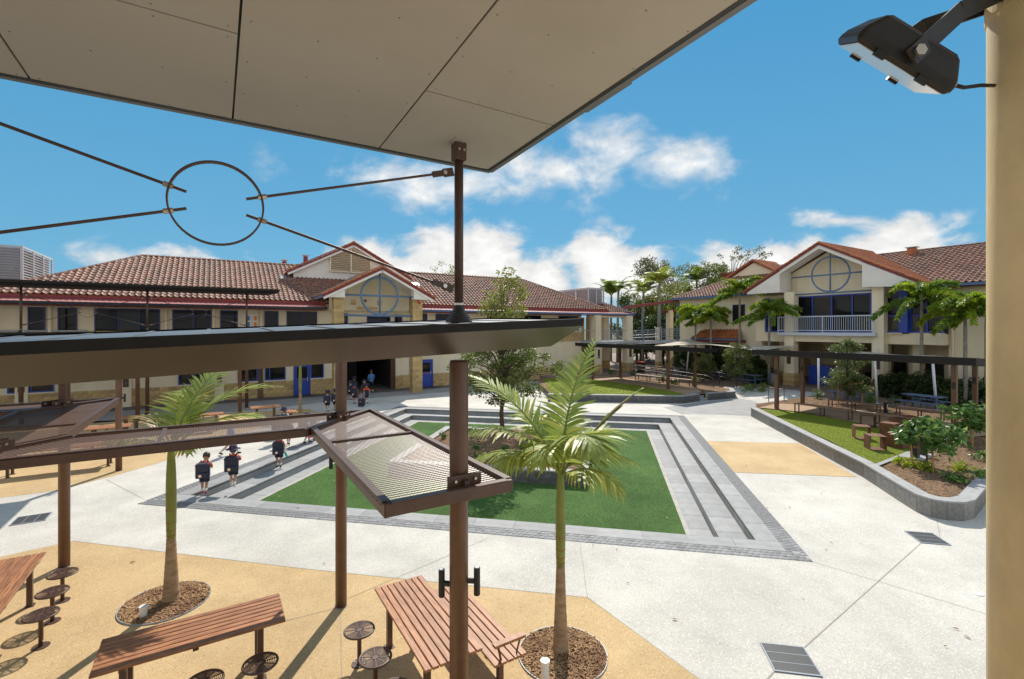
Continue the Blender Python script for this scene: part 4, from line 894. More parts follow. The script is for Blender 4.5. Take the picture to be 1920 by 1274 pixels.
wheel(lb,9.39,6.68,1.24,PY+.1,[((7.05,PY+.1,6.68),(11.7,PY+.1,6.68)),((7.05,PY+.1,5.35),(11.7,PY+.1,5.35))],.075,vert=(5.44,8.25))
window(lb,7.35,7.95,4.2,5.55,-.012,(),(5.0,)); window(lb,9.3,11.0,4.2,5.35,-.012,(10.15,),(5.0,)); window(lb,11.35,11.9,4.2,5.5,-.012)
MB().box(8.05,8.4,-.54,-.5,6.15,6.5).build('vent','sandstone',lb); MB().box(9.9,10.2,-.54,-.5,6.15,6.5).build('vent','sandstone',lb); MB().box(8.45,9.9,-.6,-.5,5.85,6.0).build('light_batten','sandstone',lb)
MB().tube([(9.05,-.58,6.45),(9.05,-.5,6.45)],.1,12).build('alarm','maroon',lb); MB().tube([(12.1,PY-.05,6.3),(12.1,PY+.01,6.3)],.11,14).build('bell','bin_red',lb)
# louvred gable behind
gy=3.0; ga=(9.1,11.1); gl=(4.35,8.62); gr_=(13.75,8.55)
MB().extr([(gl[0]+.5,gy+.25,7.6),(gr_[0]-.5,gy+.25,7.6),(gr_[0]-.5,gy+.25,8.75),(ga[0],gy+.25,ga[1]-.25),(gl[0]+.5,gy+.25,8.8)],(0,2.2,0)).build('upper_gable_wall','white_paint',lb)
for (bx,bz) in (gl,gr_): MB().extr([(ga[0],gy,ga[1]),(bx,gy,bz),(bx,gy+(bz-7.8)*1.0+1.5,bz),(ga[0],gy+5.5,ga[1])],(0,0,-.1)).build('upper_gable_roof','tile_orange',lb)
gable_front(lb,ga,gl,gr_,gy-.02); ridge_caps(lb,(ga[0],gy,ga[1]+.06),(ga[0],gy+5,ga[1]+.06))
lv=MB().box(7.35,7.43,gy+.1,gy+.24,8.85,9.95).box(10.4,10.48,gy+.1,gy+.24,8.85,9.95).box(8.88,8.96,gy+.09,gy+.24,8.85,10.75).box(7.35,10.48,gy+.09,gy+.24,8.8,8.87).beam((7.39,gy+.17,9.92),(8.92,gy+.17,10.78),.14,.08).beam((10.44,gy+.17,9.92),(8.92,gy+.17,10.78),.14,.08).build('louvre_frame','cream',lb)
MB().extr([(7.43,gy+.235,8.87),(10.4,gy+.235,8.87),(10.4,gy+.235,9.9),(8.92,gy+.235,10.7),(7.43,gy+.235,9.9)],(0,.01,0)).build('louvre_backing','interior',lv)
for i in range(13):
    z=8.95+.135*i; hw_=1.5 if z<9.9 else max(.1,1.5*(10.72-z)/.82)
    for a,b in ((8.92-hw_,8.88),(8.96,8.92+hw_)):
        if b-a>.08: MB().obox(((a+b)/2,gy+.17,z),b-a,.13,.016,0,R(-38)).build('louvre_blade','cream',lv)
for x,y,z,h in ((4.6,6.5,9.0,.75),(3.2,6.3,8.9,.5),(6.1,6.2,9.0,1.2)):
    v=MB().box(x-.15,x+.15,y-.15,y+.15,z,z+h).build('roof_vent','maroon',lb); MB().box(x-.24,x+.24,y-.24,y+.24,z+h+.06,z+h+.12).box(x-.03,x+.03,y-.03,y+.03,z+h,z+h+.06).build('vent_cap','screen_grey',v)
for x,y in ((13.6,1.2),(29.6,1.2)): MB().lathe([(0,0),(.05,0),(.05,.75),(.07,.76),(.07,.85),(0,.85)],10,(x,y,yb and 6.3+(y-EY)*.517)).build('vent_pipe','white_paint',lb)
for x,y in ((4.45,2.9),(13.9,2.9)): MB().extr([(x-.6,y-.1,EZ+(y-.1-EY)*.517+.09),(x+.5,y-.1,EZ+(y-.1-EY)*.517+.09),(x+.5,y+.4,EZ+(y+.4-EY)*.517+.09),(x-.6,y+.4,EZ+(y+.4-EY)*.517+.09)],(0,0,.01)).build('flashing','bolt',lb)
# verandah at the right end
MB().box(29.31,35.2,-1.8,3,3.05,3.3).build('verandah_floor','screen_grey',lb)
for x0,x1,y0,y1 in ((29.7,30.43,-1.55,-.85),(33.7,34.5,-1.55,-.85),(31.9,32.7,1.3,2.0),(34.2,34.9,2.2,2.9)):
    c=MB().box(x0,x1,y0,y1,1.16,3.05).build('column','cream',lb); MB().box(x0+.03,x1-.03,y0+.03,y1-.03,3.3,5.7).build('column','cream',lb); block_col(lb,x0-.04,x1+.04,y0-.04,y1+.04,.25,1.16)
    if y0<0: MB().box(x0+.25,x1-.25,y0-.03,y0,1.75,2.55).build('plaque','brown_steel',c)
def rail(parent,a,b,z0,z1,step=.11,m='steel_grey',rt=.028):
    a=Vector(a);b=Vector(b); l=(b-a).length; d=(b-a)/l; o=MB().tube([a+Vector((0,0,z1)),b+Vector((0,0,z1))],rt,8).tube([a+Vector((0,0,z0)),b+Vector((0,0,z0))],rt*.8,8).build('handrail',m,parent)
    me=MB().tube([(0,0,z0),(0,0,z1)],.009,5).mesh('baluster',m)
    for i in range(1,int(l/step)): p=a+d*i*step; inst(me,'baluster',o,Matrix.Translation(p))
rail(lb,(30.43,-1.4,0),(33.7,-1.4,0),3.4,4.3); rail(lb,(27,-1.4,0),(29.7,-1.4,0),3.4,4.3,2.8); rail(lb,(34.9,-1.4,0),(34.9,2.2,0),3.4,4.3)
block_wall(lb,LM,26.4,29.3,-.003,3.3,4.15,limit=24)
MB().box(30.8,31.7,2.4,3.2,3.3,5.6).build('back_wall','cream',lb); MB().box(29.31,33,2.95,3.2,.3,3.0).build('back_wall','cream',lb); block_wall(lb,LM,29.35,32.9,2.94,.3,1.1,limit=20)
MB().beam((32.6,1.0,.3),(33.6,2.8,2.6),.08,.1).build('stair_string','steel_grey',lb)
MB().add([(31.5,1.5,6.15),(37.8,1.5,6.15),(37.8,7.7,6.15),(31.5,7.7,6.15),(34.6,4.6,7.55)],[(0,1,4),(1,2,4),(2,3,4),(3,0,4),(0,3,2,1)]).build('verandah_roof','tile_orange',lb)
tile_roof(lb,LM,(31.5,1.5,6.16),(1,0,0),(0,3.1,1.4),[(0,0),(6.3,0),(3.2,3.35),(3.1,3.35)],limit=40)
MB().box(31.4,37.9,1.38,1.5,6.0,6.16).build('gutter','blue_gutter',lb); MB().box(31.6,37.6,1.6,2.0,5.6,6.0).build('eave_beam','cream',lb); MB().box(36.9,37.5,1.6,2.2,.3,5.6).build('column','cream',lb); MB().box(31.7,32.3,1.6,2.2,3.3,5.6).build('column','cream',lb)
# ---------------------------------------------------------------- plant screens on the roofs
def screen(name,label,s,n,z0,z1,ls,ln,sx):
    t=thing(name,label,'louvre screen',W(s,n,z0),ANG,'grey louvred plant screens'); h=z1-z0
    MB().box(min(0,sx*ls)+.12,max(0,sx*ls)-.12,.12,ln-.12,0,h-.1).build('core','steel_grey',t)
    fr=[]
    def panel(ax_,a,b):
        if ax_=='n': q=lambda u,z,w:(-.0+(0 if sx>0 else 0),u,z)
    f=MB()
    for k in range(4): y=ln*k/3; f.box(-.05,.05,y-.06,y+.06,0,h)
    f.box(-.04,.04,0,ln,h-.1,h-.001)
    for x in (0,sx*ls*.5,sx*ls): f.box(x-.06,x+.06,-.05,.05,0,h+.002)
    f.box(min(0,sx*ls),max(0,sx*ls),-.04,.04,h-.1,h); f.build('frame','screen_grey',t)
    k=int(h/.16)
    for i in range(k):
        z=.08+i*.16; MB().obox((0,ln/2,z),.1,ln-.1,.012,0,0,R(35)).build('louvre_blade','screen_grey',t); MB().obox((sx*ls/2,0,z),ls-.1,.1,.012,0,R(-35)).build('louvre_blade','screen_grey',t)
screen('plant_screen','grey louvred plant screen beside the tiled roof at the far left edge',-9.9,40,5.5,9.45,5,6.2,-1)
screen('plant_screen','grey louvred plant screen above the verandah between the two buildings',33,38.3,6.7,8.75,2.1,6.1,1)
for o in [o for o in COL.objects if o.name.startswith('plant_screen')]: pass
# ---------------------------------------------------------------- right block (local x = -n, local y = s-35.75)
RO=W(35.75,0,0); RA=ANG-R(90)
rbk,RM=bld('gabled_block','cream two-storey block with balcony and a blue ring in its broad front gable',RO,RA)
Z0=.3
for x0,x1 in ((-19.6,-18.93),(-14.05,-13.4)):
    c=MB().box(x0,x1,0,.66,1.22,7.15).build('column','cream',rbk); block_col(rbk,x0-.06,x1+.06,-.06,.72,Z0,1.22)
    MB().box(x0+.2,x1-.2,-.03,0,1.9,2.9).build('plaque','brown_steel',c); MB().box(x0+.28,x1-.28,-.05,-.03,3.05,3.3).build('wall_light','pvc',c)
# gable: recessed wall and deep eaves
ax,azz=-17.0,10.35; xl,zl=-22.5,7.3; xr,zr=-10.84,6.95; YF=-.45
MB().extr([(-19.3,1.15,6.7),(-13.7,1.15,6.7),(-13.7,1.15,8.2),(ax,1.15,azz-.35),(-19.3,1.15,8.75)],(0,.2,0)).build('gable_wall','cream',rbk)
MB().extr([(-23,1.3,7.0),(-10.9,1.3,7.0),(ax,1.3,azz-.3)],(0,.2,0)).build('gable_backing','cream',rbk)
gable_front(rbk,(ax,azz),(xl,zl),(xr,zr),YF-.05,deep=.2,white=False)
slope=lambda x:(azz-(ax-x)*(azz-zl)/(ax-xl)) if x<ax else azz-(x-ax)*(azz-zr)/(xr-ax)
for pts in ([(xl+.25,slope(xl+.25)-.16),(-19.7,slope(-19.7)-.16),(-19.7,7.15),(xl+.25,7.15)],[(-14.4,slope(-14.4)-.16),(xr-.3,slope(xr-.3)-.16),(xr-.3,6.98),(-14.4,7.15)]):
    MB().extr([(x,YF,z) for x,z in pts],(0,1.55,0)).build('eave_box','white_paint',rbk)
for a,b in ((-19.7,ax),(ax,-14.4)): MB().extr([(a,YF,slope(a)-.16),(b,YF,slope(b)-.16),(b,1.15,slope(b)-.16),(a,1.15,slope(a)-.16)],(0,0,.06)).build('rake_lining','white_paint',rbk)
MB().extr([(-19.7,YF,slope(-19.7)-.17),(ax,YF,azz-.17),(ax,YF,azz-.36),(-19.7,YF,slope(-19.7)-.36)],(0,.08,0)).build('barge_lining','white_paint',rbk); MB().extr([(-14.4,YF,slope(-14.4)-.17),(ax,YF,azz-.17),(ax,YF,azz-.36),(-14.4,YF,slope(-14.4)-.36)],(0,.08,0)).build('barge_lining','white_paint',rbk)
MY,MZ,RYY,RZZ=.65,7.1,7.25,10.05
yb2=lambda z:(z-MZ)/(RZZ-MZ)*(RYY-MY)+MY
sR=Vector((ax-xr,0,azz-zr)); tile_roof(rbk,RM,(xr,YF,zr),(0,1,0),sR,[(0,0),(yb2(zr)-YF+.3,0),(yb2(min(azz,RZZ))-YF,sR.length),(0,sR.length)],'tile_orange')
sLl=Vector((ax-xl,0,azz-zl)); MB().extr([(xl,YF,zl),(xl,yb2(zl)+.6,zl),(ax,RYY,azz),(ax,YF,azz)],(0,0,-.06)).build('gable_roof','tile_orange',rbk)
ridge_caps(rbk,(ax,YF,azz+.05),(ax,RYY+.3,azz+.05))
MB().box(xr-.02,xr+.1,YF-.05,1.2,zr-.1,zr+.03).build('gutter','blue_gutter',rbk); MB().box(xl-.1,xl+.02,YF-.05,1.6,zl-.1,zl+.03).build('gutter','blue_gutter',rbk)
MB().beam((xr+.1,.7,zr+.12),(ax+.3,RYY-.3,RZZ+.08),.16,.02).build('valley_flashing','bolt',rbk)
wheel(rbk,-16.6,8.23,1.2,.25,[((-19.2,.25,8.2),(-14.35,.25,8.2)),((-19.3,.25,6.95),(-14.0,.25,6.95))],.06,vert=(7.03,9.98))
window(rbk,-19.49,-14.48,4.22,6.85,1.148,(-18.16,-16.89,-15.6),(5.35,),'blue_frame',.09,.1)
window(rbk,-13.85,-12.7,4.22,6.85,.6,(),(5.3,),'blue_frame',.1,.1); MB().box(-12.7,-12.35,.5,.9,4.22,6.85).build('window_post','blue_frame',rbk); window(rbk,-12.35,-10.7,4.22,6.6,.9,(-11.5,),(5.3,),'blue_frame',.1,.08)
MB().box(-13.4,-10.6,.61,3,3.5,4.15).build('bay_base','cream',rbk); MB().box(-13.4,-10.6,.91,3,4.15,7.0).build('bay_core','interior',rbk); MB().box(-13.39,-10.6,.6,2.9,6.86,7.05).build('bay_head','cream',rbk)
MB().box(-22.2,-19.6,.61,3,3.5,4.15).build('bay_base','cream',rbk); window(rbk,-21.4,-19.65,4.2,6.7,.65,(-20.9,),(5.3,),'blue_frame',.12,.1); MB().box(-22.2,-19.6,.66,3,4.15,7.0).build('bay_core','cream',rbk)
MB().box(-20.0,-13.74,-.3,1.3,4.0,4.2).build('balcony_slab','rail_white',rbk); MB().box(-18.93,-14.05,.15,.5,3.55,4.0).build('balcony_beam','cream',rbk)
r_=MB().box(-19.95,-13.8,-.27,-.21,5.29,5.36).box(-19.95,-13.8,-.26,-.22,4.32,4.37)
for x in (-19.95,-16.9,-13.86): r_.box(x,x+.06,-.27,-.21,4.2,5.29)
r_=r_.build('balcony_rail','rail_white',rbk); me=MB().box(-.012,.012,-.25,-.23,4.37,5.29).mesh('baluster','rail_white')
for i in range(1,46): inst(me,'baluster',r_,Matrix.Translation((-19.95+i*.133,0,0)))
# main body, wings, undercroft
MB().box(-10.6,-2,1.2,12,Z0,7.05).build('wall','cream',rbk); MB().box(-30.4,-22.2,1.75,12,Z0,7.3).build('wall','cream',rbk); MB().box(-22.19,-10.61,1.4,12,3.9,7.0).build('wall','cream',rbk)
MB().box(-22.2,-10.6,9.0,9.3,Z0,3.9).build('undercroft_wall','cream',rbk)
for x0,x1,y0,y1,z0,z1 in ((-17.3,-16.8,4,4.5,1.1,3.9),(-15.4,-15.0,5.5,6,1.1,3.9),(-12.6,-12.1,2,2.5,1.1,3.9),(-21.3,-20.8,2.4,2.9,1.1,3.9),(-18.9,-18.4,6.5,7.0,Z0,3.9)): MB().box(x0,x1,y0,y1,z0,z1).build('inner_column','cream',rbk); block_col(rbk,x0-.03,x1+.03,y0-.03,y1+.03,Z0,1.1)
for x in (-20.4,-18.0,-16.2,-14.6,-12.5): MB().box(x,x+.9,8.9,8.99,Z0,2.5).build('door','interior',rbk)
block_wall(rbk,RM,-20.5,-17.6,7.4,Z0,1.5,limit=40); MB().box(-20.5,-17.6,7.41,8.9,1.0,3.9).build('undercroft_room','cream',rbk)
bf=MB().box(-19.0,-17.5,2.2,2.25,.35,1.75).build('blue_gate','blue_frame',rbk)
for i in range(12): MB().box(-17.4+.09*i,-17.38+.09*i,2.2,2.22,.35,1.75).build('gate_bar','blue_frame',bf)
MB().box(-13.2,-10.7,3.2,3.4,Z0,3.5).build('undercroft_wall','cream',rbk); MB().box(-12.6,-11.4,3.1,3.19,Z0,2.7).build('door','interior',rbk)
sM=Vector((0,RYY-MY,RZZ-MZ)); tile_roof(rbk,RM,(-13.0,MY,MZ),(1,0,0),sM,[(1.5,0),(12,0),(12,sM.length),(-5,sM.length),(-4,sM.length*.9)])
MB().box(-10.7,-1,MY-.13,MY,6.95,7.1).build('gutter','blue_gutter',rbk); MB().box(-10.7,-1,MY,1.2,6.9,6.95).build('eave_lining','maroon',rbk)
ridge_caps(rbk,(-17,RYY,RZZ+.05),(-1,RYY,RZZ+.05),'tile'); MB().extr([(-30,RYY,RZZ-.02),(-1,RYY,RZZ-.02),(-1,14,7.1),(-30,14,7.1)],(0,0,-.1)).build('back_roof','tile',rbk)
v=MB().box(-14.4,-13.9,6.4,6.8,9.7,10.2).build('roof_vent','tile_orange',rbk); MB().box(-14.5,-13.8,6.3,6.9,10.26,10.3).box(-14.2,-14.1,6.5,6.7,10.2,10.26).build('vent_cap','screen_grey',v)
# left wing
WY,WZ=1.25,7.33; sW=Vector((0,RYY-WY,RZZ-WZ)); k=sW.length
tile_roof(rbk,RM,(-30.9,WY,WZ),(1,0,0),sW,[(0,0),(9.2,0),(12.8,k),(5.9,k)])
ridge_caps(rbk,(-30.9,WY,WZ+.05),(-25,RYY,RZZ+.05),'tile'); MB().add([(-30.9,WY,WZ),(-30.9,13.2,WZ),(-25,RYY,RZZ)],[(0,2,1)]).build('hip_end','tile',rbk)
MB().box(-31,-22,WY-.13,WY,7.18,7.34).build('gutter','blue_gutter',rbk)
ga=(-25.3,10.6); gable_front(rbk,ga,(-28.0,9.15),(-22.9,9.25),5.2,deep=.2,white=False)
MB().extr([(-27.4,5.4,8.6),(-23.3,5.4,8.6),(-23.3,5.4,9.35),(ga[0],5.4,ga[1]-.2),(-27.4,5.4,9.3)],(0,1.8,0)).build('upper_gable_wall','cream',rbk)
for bx,bz in ((-28,9.15),(-22.9,9.25)): MB().extr([(ga[0],5.15,ga[1]),(bx,5.15,bz),(bx,7.5,bz),(ga[0],9,ga[1])],(0,0,-.08)).build('upper_gable_roof','tile_orange',rbk)
tile_roof(rbk,RM,(-22.9,5.15,9.27),(0,1,0),(-2.4,0,1.33),[(0,0),(2.2,0),(3.5,2.7),(0,2.7)],'tile_orange',limit=60)
aw=Vector((0,.95,.72)); tile_roof(rbk,RM,(-28.35,.8,3.6),(1,0,0),aw,[(0,0),(4.7,0),(4.2,aw.length),(.55,aw.length)],'tile_orange'); MB().box(-28.4,-23.6,.68,.8,3.5,3.62).build('gutter','blue_gutter',rbk); MB().box(-28.3,-23.7,.85,1.74,3.3,3.5).build('awning_lining','maroon',rbk)
window(rbk,-24.9,-23.8,5.1,6.5,1.748); window(rbk,-27.6,-25.0,1.2,3.2,1.748,(-26.3,))
sg=MB().box(-29.85,-28.52,1.68,1.74,2.95,3.4).build('sign_board','navy_frame',rbk); mt=text_mesh('Staff Admin',.2,'emblem_white'); inst(mt,'lettering',sg,Matrix.Translation((-29.2,1.672,3.18))@Matrix.Rotation(R(90),4,'X'))
MB().lathe([(0,0),(.06,0),(.06,6.8),(0,6.8)],10,(-22.3,1.65,.35)).build('downpipe','cream',rbk); MB().lathe([(0,0),(.06,0),(.06,6.5),(0,6.5)],10,(-10.4,1.1,.35)).build('downpipe','cream',rbk)
# ---------------------------------------------------------------- footbridge between the blocks
fbg=thing('footbridge','grey steel footbridge with railings linking the two school blocks','footbridge',(0,0,0),ANG)
A=Vector((35.1,34.3,3.2)); Bq=Vector((37.9,30.4,3.45)); A2=A+Vector((1.9,1.2,0)); B2=Bq+Vector((1.9,1.2,0))
MB().extr([A,Bq,B2,A2],(0,0,-.3)).build('deck','screen_grey',fbg)
for a,b in ((A,Bq),(A2,B2)):
    d=(b-a); o=MB()
    for z in (.35,.6,.85,1.05): o.tube([a+Vector((0,0,z)),b+Vector((0,0,z))],.025 if z<1 else .035,8)
    o=o.build('railing','steel_grey',fbg); o['kind']='stuff'
    for i in range(5): p=a+d*i/4; MB().tube([p,p+Vector((0,0,1.08))],.03,8).build('rail_post','steel_grey',fbg)
    for i in range(1,40): p=a+d*i/40; MB().tube([p+Vector((0,0,.05)),p+Vector((0,0,.85))],.008,4).build('baluster','steel_grey',fbg)
C_=Vector((34.6,34.9,6.55)); D_=Vector((37.6,30.6,7.15))
MB().beam(C_,D_,.12,.25).build('roof_edge','maroon',fbg); MB().extr([C_+Vector((0,0,.1)),D_+Vector((0,0,.1)),D_+Vector((2.2,1.4,.1)),C_+Vector((2.2,1.4,.1))],(0,0,.04)).build('roof_sheet','pink_metal',fbg)
for q in (.04,.36,.68,.97): p=C_.lerp(D_,q); b_=A.lerp(Bq,q); MB().tube([(p.x,p.y,b_.z-.1),(p.x,p.y,p.z)],.055,10).build('roof_post','steel_blue',fbg)
for q,w2 in ((.5,.45),(.72,.5)):
    p=A.lerp(Bq,q)+Vector((1.2,.8,0)); MB().box(p.x-w2/2,p.x+w2/2,p.y-w2/2,p.y+w2/2,1.2,4.6 if q<.6 else 6.3).build('pier','cream',fbg); block_col(fbg,p.x-w2/2-.03,p.x+w2/2+.03,p.y-w2/2-.03,p.y+w2/2+.03,.3,1.2)
MB().beam((37.6,32.6,6.1),(40.2,31.2,6.5),.15,.22).build('porch_edge','maroon',fbg)
# ================================================================ FURNITURE
def slat_table(s0,s1,n0,n1,along,z,label,slats=8,name='slatted_table',cat='table',arm=False,m='timber',z0=0,group=None,legs=None):
    c=W((s0+s1)/2,(n0+n1)/2,z0); t=thing(name,label,cat,c,ANG if along=='s' else ANG+R(90),group)
    L_=(s1-s0) if along=='s' else (n1-n0); D=(n1-n0) if along=='s' else (s1-s0); pw=D/slats
    for i in range(slats):
        y=-D/2+(i+.5)*pw; MB().box(-L_/2+random.uniform(0,.004),L_/2,y-pw/2+.006,y+pw/2-.006,z-.032,z).build('slat',m,t,bevel=.006)
    u=MB()
    for x in (-L_/2+.28,0,L_/2-.28): MB().box(x-.03,x+.03,-D/2+.03,D/2-.03,z-.075,z-.034).build('bearer','brown_steel',t)
    for x in (legs or (-L_/2+.28,L_/2-.28)):
        for y in ((-D/2+.14,D/2-.14) if D>.5 else (0,)):
            lg=MB().box(x-.035,x+.035,y-.035,y+.035,.008,z-.075).build('leg','brown_steel',t); MB().box(x-.07,x+.07,y-.06,y+.06,0,.009).build('foot_plate','brown_steel',lg)
    if arm:
        x=-L_/2+.05; a=MB().box(x-.04,x+.04,-D/2+.02,D/2-.02,z+.19,z+.225).build('armrest',m,t); 
        MB().beam((x,-D/2+.08,z+.19),(x+.02,-D/2+.14,z-.05),.03,.012).beam((x,D/2-.08,z+.19),(x+.02,D/2-.14,z-.05),.03,.012).build('arm_bracket','brown_steel',t)
    return t
slat_table(-1.17,.77,6.8,7.55,'s',.74,'long slatted timber table in front at lower left, its slats in part shade',8)
slat_table(1.95,2.68,4.98,6.96,'n',.74,'slatted timber table partly behind the thick central post at the bottom',8,m='timber')
slat_table(2.84,3.32,5.0,6.95,'n',.45,'slatted timber bench with armrest beside the table at the bottom centre',5,'slatted_bench','bench',True,m='timber')
slat_table(-3.16,-2.42,8.97,11,'n',.74,'slatted timber table cut by the left edge beside three round stools',8)
slat_table(-5.6,-2.7,20.1,20.8,'s',.74,'slatted timber table under the mesh awnings at left with square brown legs',6)
slat_table(-4.2,-2.8,23.4,24.2,'s',.74,'small slatted timber table behind the left round post',6); slat_table(-3.5,-2.6,25.4,26.3,'s',.74,'small slatted timber table behind the dry palm fronds',6)
slat_table(1.4,2.7,25.5,26.3,'s',.74,'orange slatted timber table near the thin palm and the blue door',7); slat_table(2.9,3.4,25.2,26.3,'n',.45,'low slatted bench beside the orange table near the thin palm',4,'slatted_bench','bench')
slat_table(-1.2,.3,24.6,25.3,'s',.74,'slatted timber table half hidden behind the big palm fronds at left',6)
def stool_proto():
    t=thing('round_stool','','stool',(0,0,0),0,'round perforated brown steel stools')
    r=.19; z=.46
    MB().tube([(r*math.cos(2*PI*i/32),r*math.sin(2*PI*i/32),z-.01) for i in range(32)],.014,8,closed=True).build('rim','brown_steel',t,smooth=True)
    se=MB().lathe([(0,z-.006),(.04,z-.006),(.04,z),(0,z)],16)
    for k in range(7):
        rr=.056+k*.0195; n=32
        for i in range(n):
            a,b=2*PI*i/n,2*PI*(i+1)/n; q=[(rr*math.cos(a),rr*math.sin(a)),((rr+.009)*math.cos(a),(rr+.009)*math.sin(a)),((rr+.009)*math.cos(b),(rr+.009)*math.sin(b)),(rr*math.cos(b),rr*math.sin(b))]
            se.prism(q,z-.006,z)
    se=se.build('seat_web','brown_steel',t); se['kind']='stuff'
    for i in range(10): a=2*PI*i/10; MB().beam((.035*math.cos(a),.035*math.sin(a),z-.002),(.185*math.cos(a),.185*math.sin(a),z-.002),.012,.008).build('spoke','brown_steel',t)
    MB().lathe([(0,.01),(.028,.01),(.028,z-.03),(.06,z-.008),(0,z-.008)],16).build('stem','brown_steel',t,smooth=True)
    b=MB().lathe([(0,0),(.1,0),(.1,.01),(0,.011)],20).build('base_plate','brown_steel',t)
    for i in range(4): a=PI/4+i*PI/2; MB().lathe([(0,.01),(.012,.01),(.012,.018),(0,.018)],6,(.07*math.cos(a),.07*math.sin(a),0)).build('bolt','bolt',b)
    return t
sp0=stool_proto()
for i,(s,n,l) in enumerate(((-2.1,9.27,'nearest of the three round stools in a row at the left edge'),(-2.13,9.97,'middle of the three round stools in a row at the left edge'),(-2.15,10.64,'farthest of the three round stools at left, close to the brown post'),(.46,6.53,'round stool at the right end of the front slatted table'),(-.11,6.53,'round stool cut by the bottom edge under the front slatted table'),(1.64,6.55,'round stool beside the far end of the table behind the central post'),(1.67,5.9,'round stool in front of the table left of the central post'),(1.7,5.25,'round stool just peeping in at the bottom left of the central post'))):
    o=sp0 if i==0 else copy_tree(sp0); o.location=W(s,n,.004); o.rotation_euler=(0,0,random.uniform(0,6)); o['label']=l
def long_bench(s,n0,n1,label,z0=.425,w=.42):
    t=thing('garden_bench',label,'bench',W(s,(n0+n1)/2,z0),ANG+R(90),'long low timber benches with steel hoop legs'); L_=n1-n0
    for i in range(4): y=-w/2+(i+.5)*w/4; MB().box(-L_/2,L_/2,y-w/8+.004,y+w/8-.004,.41,.45).build('slat','timber_pale',t)
    for x in (-L_/2+.05,0.,L_/2-.05):
        MB().box(x-.02,x+.02,-w/2+.01,-w/2+.06,.01,.409).box(x-.02,x+.02,w/2-.06,w/2-.01,.01,.409).box(x-.02,x+.02,-w/2+.06,w/2-.06,.0,.02).build('hoop_leg','brown_steel',t)
for a in ((24.0,10.2,12.6,'long timber bench nearest the lawn tip of the raised bed'),(26.8,10.2,12.4,'long timber bench behind the first one, backed by mulch and the small tree'),(27.0,7.9,9.6,'long timber bench in front of the big blue picnic table'),(24.1,7.1,9.3,'long timber bench behind the rusty cube seats'),(28.5,24.8,27.3,'long timber bench at the far end of the platform path'),(28.5,22.1,24.5,'long timber bench on the platform near its brown post and steps')): long_bench(*a)
def cube(p,rz,kind,label):
    t=thing('cube_seat',label,'seat',p,rz,'rusty steel cube seats on the small lawn'); h=.24; k=.008; H_=.47
    MB().box(-h,h,-h,h,H_-k,H_).build('top_plate','rust_steel',t); MB().box(-h,h,-h,h,0,k).build('bottom_plate','rust_steel',t)
    MB().box(-h,-h+k,-h,h,k,H_-k).build('side_plate','rust_steel',t); MB().box(h-k,h,-h,h,k,H_-k).build('side_plate','rust_steel',t)
    if kind: MB().box(-h+k,h-k,-h,-h+k,k,H_-k).build('front_plate','rust_steel',t); 
    if kind==2:
        for i in range(6): MB().box(-.18,.18,-.17+.06*i,-.145+.06*i,H_,H_+.004).build('seat_slot','grate_gap',t)
Z_=.425
for px,py,rz,k,l in ((1615,822,R(-22),0,'open rusty cube seat at the left of the group, nearest the stone wall'),(1627,800,R(-28),0,'open rusty cube seat at the back left of the group'),(1668,816,R(-60),1,'solid rusty cube seat in the middle of the group'),(1686,806,R(20),2,'rusty cube seat behind the middle one, partly hidden by the shrub'),(1641,842,R(-15),0,'open rusty cube seat lowest on the lawn, near the edging strip'),(1684,838,R(25),2,'solid rusty cube seat with slotted top beside the shrub'),(1706,802,R(5),1,'rusty cube seat at the back right, mostly hidden by leaves')): cube(gp(px,py,Z_),rz,k,l)
def picnic(p,rz,label):
    t=thing('picnic_table',label,'picnic table',p,rz,'blue steel picnic tables on the terrace')
    for i in range(5): MB().box(-.85,.85,-.38+.155*i,-.38+.145+.155*i,.71,.74).build('top_slat','table_blue',t)
    for sy in (-1,1):
        for i in range(2): MB().box(-.85,.85,sy*.78-.15+.155*i,sy*.78-.005+.155*i,.42,.45).build('seat_slat','table_blue',t)
    for x in (-.5,.5):
        MB().box(x-.04,x+.04,-.04,.04,.01,.7).box(x-.03,x+.03,-.9,.9,.36,.41).box(x-.03,x+.03,-.36,.36,.66,.71).build('leg_frame','table_blue',t)
        for sy in (-.7,.7): MB().box(x-.03,x+.03,sy-.03,sy+.03,.0,.36).build('leg','table_blue',t)
for s,n,a,l in ((31.1,9.9,R(80),'blue picnic table with attached benches behind the benches of the raised bed'),(31.9,13.5,R(70),'blue picnic table behind the small staked tree'),(31.0,6.6,R(60),'blue picnic table at the right edge behind the brown post'),(33.9,21.2,R(85),'blue picnic table by the dark shrubs left of the balcony'),(34.0,28.0,R(75),'blue picnic table far back under the shade sail beside the footbridge'),(34.6,24.6,R(80),'blue picnic table between the two young trees at the back')): picnic(W(s,n,.302),ANG+a,l)
t=thing('wheelie_bin','dark green wheelie bin with red lid beside the verandah column','bin',W(34.3,32.3,.3),ANG)
b=MB(); b.add([(-.24,-.28,.06),(.24,-.28,.06),(.24,.24,.06),(-.24,.24,.06),(-.3,-.36,.95),(.3,-.36,.95),(.3,.34,.95),(-.3,.34,.95)],[(0,3,2,1),(4,5,6,7),(0,1,5,4),(1,2,6,5),(2,3,7,6),(3,0,4,7)]).build('body','bin_green',t,bevel=.02)
MB().add([(-.32,-.4,.952),(.32,-.4,.952),(.32,.38,.952),(-.32,.38,.952),(-.28,-.34,1.03),(.28,-.34,1.03),(.3,.36,1.06),(-.3,.36,1.06)],[(0,3,2,1),(4,5,6,7),(0,1,5,4),(1,2,6,5),(2,3,7,6),(3,0,4,7)]).build('lid','bin_red',t)
